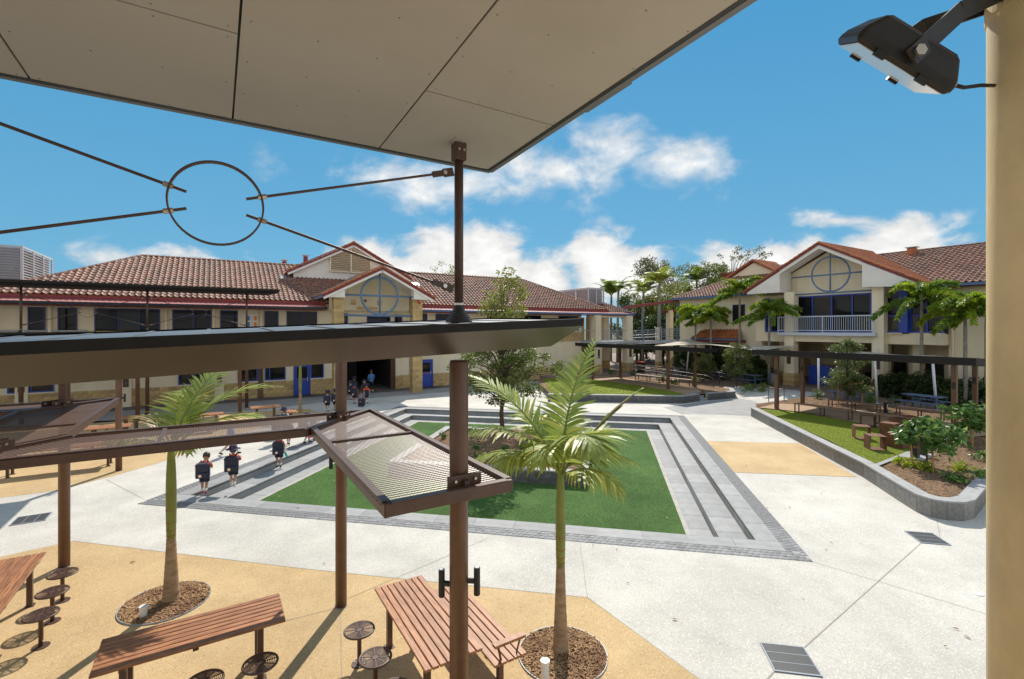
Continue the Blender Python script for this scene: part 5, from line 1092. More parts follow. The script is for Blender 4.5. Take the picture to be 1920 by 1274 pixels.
for x in (-.22,.22): MB().tube([(x-.03,.24,.1),(x+.03,.24,.1)],.1,14).build('wheel','black_metal',t)
t=thing('litter_bin','grey blue metal litter bin standing by the left balcony column','bin',W(35.0,20.0,.3),ANG); MB().lathe([(0,.12),(.26,.12),(.27,.14),(.27,.86),(.25,.88),(.22,.88),(.22,.5),(0,.5)],24).build('drum','bin_grey',t); MB().lathe([(0,0),(.05,0),(.05,.12),(0,.12)],10).build('stem','bin_grey',t); MB().beam((-.26,0,.9),(.26,0,.9),.12,.02).build('hood','table_blue',t)
t=thing('power_bollard','small black power bollard in the mulch between two long benches','bollard',gp(1661,775,.42),ANG); MB().box(-.09,.09,-.06,.06,0,.55).build('body','black_metal',t,bevel=.01); MB().box(-.04,.04,-.064,-.06,.2,.42).build('socket','pvc',t)
t=thing('power_bollard','black double bollard behind the front leafy shrub on a grey slab','bollard',gp(1716,858,.42),ANG); MB().box(-.12,.12,-.09,.09,0,.5).build('body','black_metal',t,bevel=.01); MB().box(.5,.72,-.09,.09,0,.5).build('body','black_metal',t,bevel=.01); MB().box(-.3,.9,-.25,.25,-.02,.015).build('slab','cap_grey',t)
# ---------------------------------------------------------------- handrails
def hoop(p,rz,wd,h,label):
    t=thing('hoop_rail',label,'handrail',p,rz); r=.06
    pts=[(-wd/2,0,0),(-wd/2,0,h-r)]+[(-wd/2+r-r*math.cos(a),0,h-r+r*math.sin(a)) for a in (.5,1.0,1.57)]+[(wd/2-r+r*math.sin(a),0,h-r+r*math.cos(a)) for a in (0,.5,1.0,1.57)]+[(wd/2,0,0)]
    MB().tube(pts,.022,10).build('hoop','brown_steel',t,smooth=True)
    for x in (-wd/2,wd/2): MB().lathe([(0,0),(.05,0),(.05,.01),(0,.01)],12,(x,0,0)).build('base_flange','brown_steel',t)
hoop(gp(1455.5,759,.06),ANG+R(75),1.1,.95,'brown hoop handrail at the tip of the raised bed')
def ramp_rail(pts,h,label):
    t=thing('ramp_handrail',label,'handrail',(0,0,0)); P=[Vector(p) for p in pts]
    MB().tube([P[0]+Vector((0,0,h*.55))]+[p+Vector((0,0,h)) for p in P]+[P[-1]+Vector((0,0,h*.5))],.025,8).build('top_rail','brown_steel',t,smooth=True)
    MB().tube([p+Vector((0,0,h*.72)) for p in P],.018,8).build('lower_rail','brown_steel',t,smooth=True)
    for i in range(len(P)-1):
        k=max(1,round((P[i+1]-P[i]).length/1.5))
        for j in range(k+(1 if i==len(P)-2 else 0)): p=P[i].lerp(P[i+1],j/k); MB().tube([p,p+Vector((0,0,h))],.022,8).build('upright','brown_steel',t)
ramp_rail([W(29.7,30.4,.42),W(29.9,28.0,.42),W(30.1,22.2,.15),W(29.4,21.0,.1)],.95,'brown ramp handrail nearest the long benches of the platform')
ramp_rail([W(31.2,30.2,.36),W(31.3,27.8,.36),W(31.5,22.0,.3),W(31.2,20.6,.2)],.95,'brown ramp handrail on the far side of the ramp')
# ---------------------------------------------------------------- shade sails
def sail(c,label,sagc=.35):
    P=[Vector(p) for p in c]; n=10; mb=MB()
    for i in range(n+1):
        for j in range(n+1):
            u,v=i/n,j/n; p=P[0]*(1-u)*(1-v)+P[1]*u*(1-v)+P[2]*u*v+P[3]*(1-u)*v; cc_=(P[0]+P[1]+P[2]+P[3])/4
            e=(u*(1-u)+v*(1-v))*.5; p=p.lerp(cc_,.18*(4*u*(1-u)*abs(1-2*v)+4*v*(1-v)*abs(1-2*u))*.5); mb.v.append((p.x,p.y,p.z+sagc*16*u*(1-u)*v*(1-v)*.5))
    mb.f=[(i*(n+1)+j,(i+1)*(n+1)+j,(i+1)*(n+1)+j+1,i*(n+1)+j+1) for i in range(n) for j in range(n)]
    t=thing('shade_sail',label,'shade sail',(0,0,0),0,'cream fabric shade sails on white poles'); mb.build('fabric','sail',t,smooth=True)
    for i in range(4): MB().tube([P[i],P[(i+1)%4].lerp((P[0]+P[1]+P[2]+P[3])/4,.0)],.008,5).build('edge_cable','steel_grey',t) if False else None
    return t
sail([W(31.2,28.6,2.95),W(36.4,28.8,3.5),W(36.2,23.4,2.95),W(31.6,23.6,3.3)],'cream shade sail at the back beside the orange tiled awning',.06)
sail([W(31.6,23.2,3.3),W(36.0,23.0,3.1),W(35.6,18.4,3.25),W(31.4,18.9,2.95)],'cream shade sail between the young trees left of the balcony',.05)
sail([W(31.4,15.1,2.85),W(35.2,15.3,3.0),W(35.2,11.9,2.9),W(31.4,12.1,2.8)],'small white shade sail under the balcony',.35)
sail([W(31.4,12.0,2.8),W(35.2,11.8,2.9),W(35.4,9.4,2.85),W(31.8,9.6,2.75)],'small white shade sail over the blue picnic table',.35)
def pole(p,h,lean,label):
    t=thing('sail_pole',label,'pole',p,ANG,'white poles of the shade sails'); MB().tube([(0,0,0),(lean[0],lean[1],h)],.062,14).build('shaft','white_pole',t,smooth=True); MB().lathe([(0,h-.2),(.085,h-.2),(.085,h-.15),(0,h-.15)],14,(lean[0],lean[1],0)).build('collar','stake',t); MB().lathe([(0,0),(.12,0),(.12,.015),(0,.015)],12).build('base_plate','white_pole',t)
for s,n,h,ln,l in ((31.33,15.1,2.65,(0,0),'white sail pole left of the small staked tree'),(31.45,12.1,2.65,(-.05,.1),'white sail pole in front of the right balcony column'),(31.84,9.62,2.6,(-.05,.15),'leaning white sail pole beside the big blue picnic table'),(31.9,6.9,2.6,(0,.3),'leaning white sail pole at the right edge near the cream column'),(36.0,23.2,2.9,(0,0),'white sail pole in front of the dark shrubs left of the balcony'),(34.9,27.6,2.9,(.0,-.3),'white sail pole far back beside the footbridge table')): pole(W(s,n,.3),h,ln,l)
for a,b in ((W(31.4,15.1,2.85),W(31.4,9.7,2.75)),(W(31.4,9.7,2.75),W(31.9,6.0,2.8))): tag(MB().tube([a,b],.05,10).build('sail_beam','white_pole'),'horizontal white sail beam under the right garden canopy, '+('left part' if b.x<22.3 else 'right part'),'beam','horizontal white sail beams')
# ================================================================ PLANTS
def frond_mb(base,az_,el0,length,droop,ll,n,rnd,lw=.035,fold=.35,sweep=.6,plume=False,start=.14,hang=.5,close=1.,curl=0.):
    """returns (rachis, leaflets) of one palm frond; base in local space"""
    P=[Vector(base)]; seg=14; h=Vector((math.sin(az_),math.cos(az_),0)); dirs=[]
    for i in range(seg):
        t=(i+.5)/seg; e=el0-droop*t**(1.05 if plume else 1.4); a=az_+curl*t; h=Vector((math.sin(a),math.cos(a),0)); d=h*math.cos(e)+Vector((0,0,math.sin(e))); dirs.append(d); P.append(P[-1]+d*length/seg)
    dirs.append(dirs[-1])
    ra=MB().tube(P,[.022*(1-.85*i/seg)*max(.7,length/1.8)+.002 for i in range(seg+1)],6); lf=MB()
    for k in range(n):
        t=start+(1-start)*(k+.5)/n; x=t*seg; i=min(int(x),seg-1); p=P[i].lerp(P[i+1],x-i); d=dirs[i]
        side0=d.cross(Vector((0,0,1)))
        if side0.length<.05: side0=Vector((math.cos(az_),-math.sin(az_),0))
        side0.normalize(); up0=side0.cross(d).normalized()
        for sg in (-1,1):
            env=math.sin(PI*min(1,(.12+t*.95)))**.6 if not plume else (1-.55*t)
            l=ll*max(.25,env)*rnd.uniform(.85,1.1)
            if plume: a=rnd.uniform(0,2*PI); s0=side0*math.cos(a)+up0*math.sin(a); dd=(s0+d*.75+Vector((0,0,-.1))).normalized()
            else: dd=(side0*sg*close+up0*(fold+rnd.uniform(-.1,.1))+d*(sweep+.5*t+rnd.uniform(-.08,.08))).normalized()
            nrm=dd.cross(d).normalized(); wv=nrm.cross(dd).normalized()*lw/2*(.7+.5*env); q=[]; c=p.copy(); cur=dd.copy(); m=4
            for j in range(m+1):
                w_=[.45,1,.95,.65,.06][j]; q+=[c-wv*w_,c+wv*w_]
                cur=(cur+Vector((0,0,-hang*rnd.uniform(.5,1.3)/m))).normalized(); c=c+cur*l/m
            lf.add(q,[(2*j,2*j+1,2*j+3,2*j+2) for j in range(m)])
    return ra,lf
def ringed_trunk(parent,h,r0,r1,green0,name='trunk',hg=None):
    """brown ringed lower trunk, green upper shaft"""
    pr=[(0,-.05),(r0*1.12,-.05),(r0*1.05,.04)]; z=.1
    while z<green0: 
        r=r0+(r1-r0)*(z/green0)**.7; pr+=[(r*1.02,z),(r*.97,z+.012),(r*.99,z+.05)]; z+=.11
    pr+=[(r1,green0),(0,green0)]; MB().lathe(pr,18).build('trunk','trunk_ringed',parent,smooth=True)
    n=9; pts=[(r1*.99,green0-.01)]+[(r1*(1.0+.22*math.sin(PI*i/n*.9)-.45*(i/n)**3),green0+(h-green0)*i/n) for i in range(1,n+1)]
    MB().lathe([(0,green0-.01)]+pts+[(0,h)],16).build('green_shaft','trunk_green',parent,smooth=True)
    for q in (.03,.09,.17,.3): z=green0+(h-green0)*q; rr=r1*(1+.22*math.sin(PI*q*.9)-.45*q**3); MB().lathe([(rr*.9,z-.008),(rr*1.03,z-.008),(rr*1.045,z),(rr*1.02,z+.007),(rr*.9,z+.007)],16).build('ring_scar','sheath',parent)
def palm(name,label,p,h,r0,r1,green0,fr,seed,leaf='palm_leaf',group=None,dry=()):
    rnd=random.Random(seed); t=thing(name,label,'palm',p,0,group); ringed_trunk(t,h,r0,r1,green0)
    for i,f in enumerate(fr):
        a,e,l,dr,ll,n,kw=f; z=h-.05-.03*(i%3); ra,lf=frond_mb((0,0,z),R(a),R(e),l,R(dr),ll,n,rnd,**kw)
        o=ra.build('frond_stem','rachis',t,smooth=True); lf.build('leaflets','palm_dry' if i in dry else leaf,o)
    MB().lathe([(0,0),(.03,0),(.036,.02),(.02,.1),(0,.1)],8,(0,0,green0-.02)).build('sheath_scar','sheath',t)
    return t
P1=gp(1051,1222,.0)
palm('king_palm','young palm with green ringed stem and yellowing fronds in front of the sunken court',P1,2.55,.115,.06,1.2,[
 (40,82,1.95,30,.55,30,dict(fold=.3,sweep=.55,hang=.55,lw=.042,start=.2,curl=.4)),
 (-70,64,2.05,52,.62,38,dict(fold=.3,sweep=.45,hang=.45,lw=.036)),
 (-100,60,1.7,85,.6,34,dict(fold=.2,sweep=.45,hang=.6,lw=.036,curl=-.3)),
 (-85,35,1.4,75,.55,30,dict(fold=.1,sweep=.4,hang=.8,lw=.035)),
 (-120,50,1.2,95,.55,28,dict(fold=.1,sweep=.5,hang=.8,lw=.035)),
 (160,78,1.5,125,.75,30,dict(fold=.1,sweep=.8,hang=.7,lw=.055,start=.35)),
 (75,62,1.3,95,.62,28,dict(fold=.2,sweep=.6,hang=.7,lw=.045)),
 (200,66,1.35,110,.6,28,dict(fold=.1,sweep=.6,hang=.8,lw=.045)),
 (72,52,1.75,24,.3,34,dict(fold=.0,sweep=1.6,hang=.15,lw=.035,close=.25,start=.4)),
 (95,40,1.15,80,.5,26,dict(fold=.1,sweep=.5,hang=.8,lw=.032)),
 (10,60,1.5,80,.55,26,dict(fold=.2,sweep=.5,hang=.6,lw=.035)),
 (130,35,1.1,95,.5,24,dict(fold=.1,sweep=.5,hang=.8,lw=.032)),
 (-30,62,1.5,85,.55,28,dict(fold=.2,sweep=.5,hang=.6,lw=.035))],11,dry=(8,))
P2=gp(321,1128,.0)
palm('king_palm','palm at left with brown ringed foot behind the front slatted table',P2,2.6,.135,.066,1.05,[
 (58,58,2.0,72,.6,36,dict(fold=.2,sweep=.5,hang=.4,lw=.038)),
 (88,42,1.7,60,.55,34,dict(fold=.1,sweep=.8,hang=.35,lw=.036,close=.7)),
 (20,72,1.7,45,.6,34,dict(fold=.15,sweep=.5,hang=.4,lw=.036)),
 (-70,58,1.2,90,.4,22,dict(fold=.1,sweep=.9,hang=.6,lw=.034,close=.5)),
 (-95,30,.95,70,.45,22,dict(fold=.1,sweep=.6,hang=.9,lw=.034)),
 (125,45,.8,100,.4,20,dict(fold=.1,sweep=.5,hang=.9,lw=.034)),
 (-150,55,1.1,100,.5,24,dict(fold=.1,sweep=.5,hang=.9,lw=.034)),
 (-20,68,1.5,70,.5,26,dict(fold=.2,sweep=.5,hang=.6,lw=.034))],12,dry=(3,))
p=gp(563,775); palm('king_palm','thin young palm with slender green stem in front of the left blue door',p,2.75,.1,.07,1.1,[(a,50,1.3,80,.4,20,dict(lw=.035,hang=.6)) for a in (10,80,150,220,290)],13)
def foxtail(label,px,py,S,z0,seed,yel=False,lean=0,k=15,ln=2.4):
    d=Vector(((px-960)/900,1,0)); t_=S/(d.x*U.x+d.y*U.y); c=d*t_; zc=CZ+(616-py)/900*t_; rnd=random.Random(seed)
    t=thing('foxtail_palm',label,'palm',(c.x,c.y,z0),0,'bushy foxtail palms against the buildings'); h=zc-z0
    pts=[(lean*math.sin(i/6*1.2)*.3,0,h*i/6) for i in range(7)]; MB().tube(pts,[.12,.1,.095,.09,.085,.085,.06],10).build('trunk','trunk_grey',t,smooth=True)
    for i in range(k):
        a=2*PI*i/k+rnd.uniform(-.3,.3); e=(84,66,50,30,74,5,40)[i%7]; ra,lf=frond_mb((pts[-1][0],0,h-.05),a*2.4,R(e),ln*1.1*rnd.uniform(.85,1.15),R(e+rnd.uniform(30,70)),.5,105,rnd,lw=.07,plume=True,start=.16,hang=.35)
        o=ra.build('frond_stem','rachis',t); lf.build('leaflets','foxtail_yellow' if (yel and i%2==0) or (not yel and i%4==3) else 'foxtail',o)
foxtail('foxtail palm farthest left against the wing wall, next to the footbridge',1304,590,35.9,.3,21,True,ln=2.0); foxtail('foxtail palm second from the footbridge, in front of the orange awning',1333,598,35.9,.3,22,True,ln=1.7)
foxtail('tall foxtail palm right of the orange tiled awning',1387,550,35.9,.3,23,False,ln=2.5); foxtail('dark drooping foxtail palm touching the left balcony window',1442,590,35.0,.3,24,False,ln=2.3)
foxtail('tall foxtail palm in front of the blue window right of the balcony',1728,562,34.6,.3,25,False,ln=2.2); foxtail('foxtail palm with pale ringed trunk near the right cream wall',1810,592,34.0,.3,26,True,ln=2.0); foxtail('foxtail palm at the far right edge beside the cream column',1850,580,34.4,.3,27,True,ln=2.0)
def leafcloud(rnd,centres,n,size,aspect=.45,droop=.3,fold=False):
    mb=MB()
    for k in range(n):
        c,r=centres[rnd.randrange(len(centres))]
        while True:
            v=Vector((rnd.uniform(-1,1),rnd.uniform(-1,1),rnd.uniform(-1,1)))
            if v.length<1: break
        p=Vector(c)+Vector((v.x*r,v.y*r,v.z*r*.75)); d=Vector((rnd.gauss(0,1),rnd.gauss(0,1),rnd.gauss(-droop,.6))).normalized(); l=size*rnd.uniform(.7,1.3)
        s=d.cross(Vector((rnd.gauss(0,1),rnd.gauss(0,1),rnd.gauss(0,1)))).normalized()*l*aspect/2
        mid=p+d*l*.5; n_=s.cross(d).normalized()*l*.06
        if fold: mb.add([p,mid-s+n_,p+d*l,mid+s+n_,mid],[(0,4,1),(1,4,2),(0,3,4),(4,3,2)])
        else: mb.add([p,mid-s,p+d*l,mid+s],[(0,1,2,3)])
    return mb
def tree(name,label,p,trunk_h,crown,n,leaf,mat_,seed,cat='tree',group=None,r0=.09,ncl=40,crad=(.3,.55),mat2=None,stems=1,aspect=.45,bark='bark',droop=.3,fold=False,skin=.45):
    """crown: list of (centre, radii) ellipsoids in local space"""
    rnd=random.Random(seed); t=thing(name,label,cat,p,rnd.uniform(0,6),group); t.rotation_euler=(0,0,0); C=[]
    for i in range(ncl):
        c,r=crown[rnd.randrange(len(crown))]
        while True:
            v=Vector((rnd.uniform(-1,1),rnd.uniform(-1,1),rnd.uniform(-1,1)))
            if skin<v.length<1: break
        C.append((Vector(c)+Vector((v.x*r[0],v.y*r[1],v.z*r[2])),rnd.uniform(*crad)))
    zt=max(c.z for c,_ in C); tr=MB()
    for sidx in range(stems):
        ox=rnd.uniform(-.12,.12) if stems>1 else 0; oy=rnd.uniform(-.12,.12) if stems>1 else 0
        top=Vector((crown[0][0][0]+ox*2,crown[0][0][1]+oy*2,min(zt*.92,crown[0][0][2]+crown[0][1][2]*.7))); k=7
        tr.tube([Vector((ox,oy,-.1)).lerp(top,i/k)+Vector((rnd.uniform(-.04,.04),rnd.uniform(-.04,.04),0))*(i>0) for i in range(k+1)],[r0*(1-.85*i/k) for i in range(k+1)],8)
    tr.build('trunk',bark,t,smooth=True); br=MB()
    for c,_ in C:
        z=max(trunk_h,min(c.z*.7,zt*.85)); q=Vector((crown[0][0][0]*z/max(.1,crown[0][0][2]),crown[0][0][1]*z/max(.1,crown[0][0][2]),z)); m=q.lerp(c,.5)+Vector((0,0,.1*(c-q).length))
        br.tube([q,m,c],[r0*.28,r0*.16,r0*.05],5)
    o=br.build('branches',bark,t); o['kind']='stuff'
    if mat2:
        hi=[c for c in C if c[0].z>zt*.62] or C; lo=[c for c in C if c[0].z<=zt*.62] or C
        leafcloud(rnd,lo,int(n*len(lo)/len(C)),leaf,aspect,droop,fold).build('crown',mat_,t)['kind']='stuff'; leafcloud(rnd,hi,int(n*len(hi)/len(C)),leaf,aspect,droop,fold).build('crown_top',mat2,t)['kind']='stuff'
    else: leafcloud(rnd,C,n,leaf,aspect,droop,fold).build('crown',mat_,t)['kind']='stuff'
    return t
# tree in the planter
tp_=CM@Vector((7.08+.62,7.1+.55,0)); tp_=gp(941,815,.15)
tree('planter_tree','leafy yellow green tree growing in the mulch of the central planter',(tp_.x,tp_.y,.1),1.1,[((0,0,2.7),(2.0,1.8,1.3)),((0,0,3.4),(1.7,1.7,1.5)),((.15,0,5.0),(.95,1.0,1.7)),((.5,0,2.6),(2.2,1.8,1.1))],12500,.13,'tree_leaf',31,r0=.11,ncl=120,crad=(.2,.45),mat2='tree_yellow')
for i,(px,py,h) in enumerate(((893,856,.5),(944,860,.6),(985,852,.55),(884,810,.25),(1010,835,.3),(830,822,.3))):
    p=gp(px,py,.12); tree('seedling',('small leafy seedling in the planter close to the thick post','upright leafy seedling in the mulch left of the palm crown','leafy seedling in the planter under the palm fronds','tiny seedling at the back of the planter near the post','tiny seedling behind the palm fronds in the planter','tiny seedling at the left end of the planter')[i],(p.x,p.y,.05),.05,[((0,0,h*.55),(.14,.14,h*.5))],170,.09,'glossy_leaf',40+i,'plant','seedlings in the central planter',.012,8,(.06,.12))
# shrubs in the raised bed
def staked(px,py,z,h,w,label,seed):
    p=gp(px,py,z); t=tree('staked_shrub',label,(p.x,p.y,z-.03),.35,[((0,0,h*.68),(w*.5,w*.5,h*.3))],1000,.19,'glossy_leaf',seed,'shrub','glossy staked shrubs in the raised bed',.035,34,(.14,.26),aspect=.5,fold=True,droop=.5)
    for a in (.5,2.6,4.4): MB().tube([(math.cos(a)*.33,math.sin(a)*.33,0),(math.cos(a)*.36,math.sin(a)*.36,.75+.25*math.sin(a))],.022,7).build('stake','stake',t)
    MB().beam((.3,.2,.6),(-.3,.1,.62),.012,.05).build('tie','stake',t)
staked(1738,878,.42,1.45,1.35,'glossy round shrub with three timber stakes nearest the cream column',51); staked(1813,832,.42,1.45,1.4,'glossy staked shrub farther back, cut by the cream column',52)
for i,(px,py,w,l) in enumerate(((1700,872,.5,'low spreading plant at the lawn edging of the raised bed'),(1790,902,.5,'low yellow green plant near the curved wall'),(1812,882,.6,'low leafy plant right of the staked shrub'),(1842,895,.45,'low leafy plant by the curved wall close to the cream column'),(1795,830,.4,'low plant behind the front staked shrub'),(1845,862,.45,'low plant at the right edge of the mulch'),(1735,882,.4,'low plant at the foot of the front staked shrub'))):
    p=gp(px,py,.42); tree('ground_plant',l,(p.x,p.y,.4),.02,[((0,0,.12),(w*.6,w*.5,.1))],110,.13,'glossy_leaf' if i%2 else 'foxtail_yellow',60+i,'plant','low plants in the raised bed',.012,10,(.08,.15),fold=True,aspect=.55)
p=W(29.4,12.7,.42); t=tree('small_tree','small staked tree with grey green leaves in front of the balcony passage',p,.5,[((0,0,1.9),(1.0,1.0,1.5)),((0,0,2.6),(.7,.7,.8)),((0,0,1.2),(1.1,1.0,.8))],7000,.12,'mid_leaf',71,r0=.05,ncl=60,crad=(.2,.36))
for a,q in ((-.55,1.35),(.75,1.45)): MB().tube([(a,-.1,0),(a*1.02,-.1,q)],.03,7).build('stake','stake',t)
MB().beam((-.5,-.1,1.0),(.7,-.1,1.1),.012,.06).build('tie','stake',t)
tree('small_tree','round leafy young tree behind the platform ramp',W(32.2,23.9,.3),.4,[((0,0,1.3),(.85,.85,.95))],4500,.12,'mid_leaf',72,r0=.04,ncl=40,crad=(.2,.35)); tree('small_tree','taller young tree with pale leaves between the two shade sails',W(31.6,20.7,.3),.6,[((0,0,1.9),(1.0,1.0,1.4))],5500,.12,'mid_leaf',73,r0=.045,ncl=48,crad=(.2,.36),mat2='tree_leaf')
# terrace hedges and shrubs
HS=[(35.2,12.6,1.5,'pink flowering shrub right of the balcony column'),(35.0,11.0,1.6,'dark leafy shrub between the flowering shrub and the palm trunk'),(34.6,9.4,1.5,'dark leafy shrub in front of the undercroft'),(34.6,7.8,1.6,'dark leafy shrub by the pale ringed palm trunk'),(34.2,6.2,1.7,'dark leafy shrub at the far right behind the posts')]
for i,(s,n,h,l) in enumerate(HS):
    t=tree('hedge_shrub',l,W(s,n,.3),.1,[((0,0,h*.5),(1.1,.9,h*.5))],3800,.16,'dark_leaf',80+i,'shrub','dark shrubs in front of the gabled block',.04,50,(.2,.4),stems=3,fold=False)
    if i==0: leafcloud(random.Random(5),[(Vector((random.Random(k).uniform(-1,1),random.Random(k+9).uniform(-.9,.6),random.Random(k+5).uniform(.4,1.4))),.12) for k in range(24)],260,.1).build('flowers','flower_pink',t)['kind']='stuff'
WS=[(36.6,22.3,2.0,'dark bushy shrub beside the left balcony bay'),(36.7,24.0,1.7,'dark bushy shrub under the pale shade sail'),(36.7,25.7,2.2,'dark bushy shrub below the orange tiled awning'),(36.6,27.4,2.4,'dark bushy shrub behind the second foxtail palm'),(36.6,29.2,2.4,'dark bushy shrub at the corner of the wing wall'),(35.6,21.2,1.0,'low grassy shrub at the foot of the litter bin')]
for i,(s,n,h,l) in enumerate(WS): tree('wall_shrub',l,W(s,n,.3),.1,[((0,0,h*.5),(1.0,.8,h*.5))],3600,.17,'dark_leaf',90+i,'shrub','dark shrubs along the wing wall',.04,50,(.2,.42),stems=3)
TU=[(1357,712,'tuft'),(1372,700,''),(1412,733,''),(1431,735,''),(1455,729,''),(1398,735,''),(1532,749,''),(1632,757,''),(1678,762,''),(1147,704,''),(1187,704,''),(1240,715,''),(1262,722,''),(1300,722,'')]
DESC=['near the foot of the ramp rail','beside the young round tree','in the mulch left of the hoop rail','in the mulch nearest the hoop rail','behind the hoop rail','in mulch left of the white path','at the left end of the mulch strip behind the benches','beside the power bollard','behind the long bench near the big blue table','at the verandah corner','between the verandah post and the bin','behind the far long bench','behind the middle of the far benches','at the steps end of the far bench']
for i,(px,py,_) in enumerate(TU):
    z=.35 if px<1340 or px>1500 else .3; p=gp(px,py,z); tree('mulch_plant','small green plant '+DESC[i],(p.x,p.y,z),.02,[((0,0,.28),(.28,.25,.25))],180,.16,'foxtail' if i%2 else 'mid_leaf',110+i,'plant','small plants in the mulch beds',.015,9,(.1,.18),aspect=.3)
# trees behind the buildings
BT=[(48,40,10.5,3.4,9000,'tree_leaf','tree_yellow','dense dark tree directly behind the footbridge roof'),(52,36.5,12.6,3.4,8000,'tree_leaf','tree_leaf','tall leafy tree behind the footbridge with open crown'),(50,32.5,10.8,3.0,7000,'tree_yellow','tree_yellow','yellow green tree behind the wing roof corner'),(46,44,9.5,3.0,7000,'dark_leaf','tree_leaf','dark tree left of the footbridge behind the verandah roof'),(47.5,34.5,7.5,2.8,8000,'dark_leaf','dark_leaf','dark bushy tree seen under the footbridge roof'),(44.5,38.5,6.2,2.6,8000,'dark_leaf','dark_leaf','dark bushy tree seen between bridge piers'),(46,36.2,6.0,2.6,7000,'dark_leaf','tree_leaf','low bushy tree behind the middle of the bridge railing'),(43.5,34.2,5.6,2.2,6000,'dark_leaf','dark_leaf','dark bushy tree behind the right end of the bridge'),(49,42.5,7.5,3.0,7000,'dark_leaf','tree_leaf','bushy tree behind the verandah columns'),(44,41.5,5.5,2.4,6000,'dark_leaf','dark_leaf','low dark tree behind the left end of the bridge'),(51,47,9.0,3.2,7000,'dark_leaf','tree_leaf','bushy tree right beside the grey plant screen'),(54,43,9.5,3.2,7000,'tree_leaf','tree_yellow','pale bushy tree in the gap left of the bridge roof')]
for i,(s,n,h,r,k,m1_,m2_,l) in enumerate(BT): tree('background_tree',l,W(s,n,0),1.5,[((0,0,h*.55),(r,r,h*.43)),((0,0,h*.72),(r*.8,r*.8,h*.27))],k,.3,m1_,130+i,'tree','trees behind the footbridge',.18,60,(.6,1.1),mat2=m2_)
def at(px,Y,z=0): return Vector(((px-960)/900*Y,Y,z))
def bgpalm(px,py,Y,seed,label):
    z=CZ+(616-py)/900*Y; rnd=random.Random(seed); t=thing('background_palm',label,'palm',at(px,Y),0,'feather palms behind the footbridge'); MB().tube([(0,0,0),(0,0,z*.5),(.1,0,z)],[.2,.16,.13],10).build('trunk','trunk_grey',t,smooth=True)
    for i in range(11):
        ra,lf=frond_mb((.1,0,z),2*PI*i/11+rnd.uniform(-.2,.2),R(rnd.uniform(35,80)),3.0*rnd.uniform(.85,1.1),R(rnd.uniform(60,110)),.9,30,rnd,lw=.1,fold=.2,hang=.55); o=ra.build('frond_stem','rachis',t); lf.build('leaflets','palm_leaf' if seed%2 else 'foxtail',o)
bgpalm(1235,532,54,141,'broad feather palm rising behind the footbridge roof'); bgpalm(1158,545,60,142,'slender feather palm left of the dark trees behind the verandah'); bgpalm(1145,556,62,144,'second slender feather palm close to the grey plant screen'); bgpalm(1305,530,62,146,'feather palm just left of the wing roof'); bgpalm(1205,552,56,147,'low feather palm between the plant screen and the bridge roof')
g0=at(1372,62); tree('gum_tree','tall sparse gum tree with bare branches behind the wing roof',g0,6,[((0,0,13.2),(5.2,3,2.4)),((-3,0,11.5),(3.0,2,2.0)),((2.5,0,14.0),(2.5,2,1.4))],1500,.26,'gum_leaf',151,r0=.16,ncl=46,crad=(.35,.7),bark='trunk_grey',skin=.2)
g1=at(832,62); tree('gum_tree','pale thin tree showing above the tiled roof behind the mast',g1,5,[((0,0,10.6),(2.0,2.0,2.6))],1800,.22,'tree_yellow',152,r0=.14,ncl=34,crad=(.4,.7),bark='trunk_grey')
g2=at(1262,70); tree('gum_tree','open crowned gum tree above the footbridge palms',g2,5,[((0,0,12.3),(4.2,3,2.4)),((-3.5,0,13.2),(2.0,2.0,1.4))],3600,.3,'gum_leaf',153,r0=.2,ncl=60,crad=(.5,.9),bark='trunk_grey')
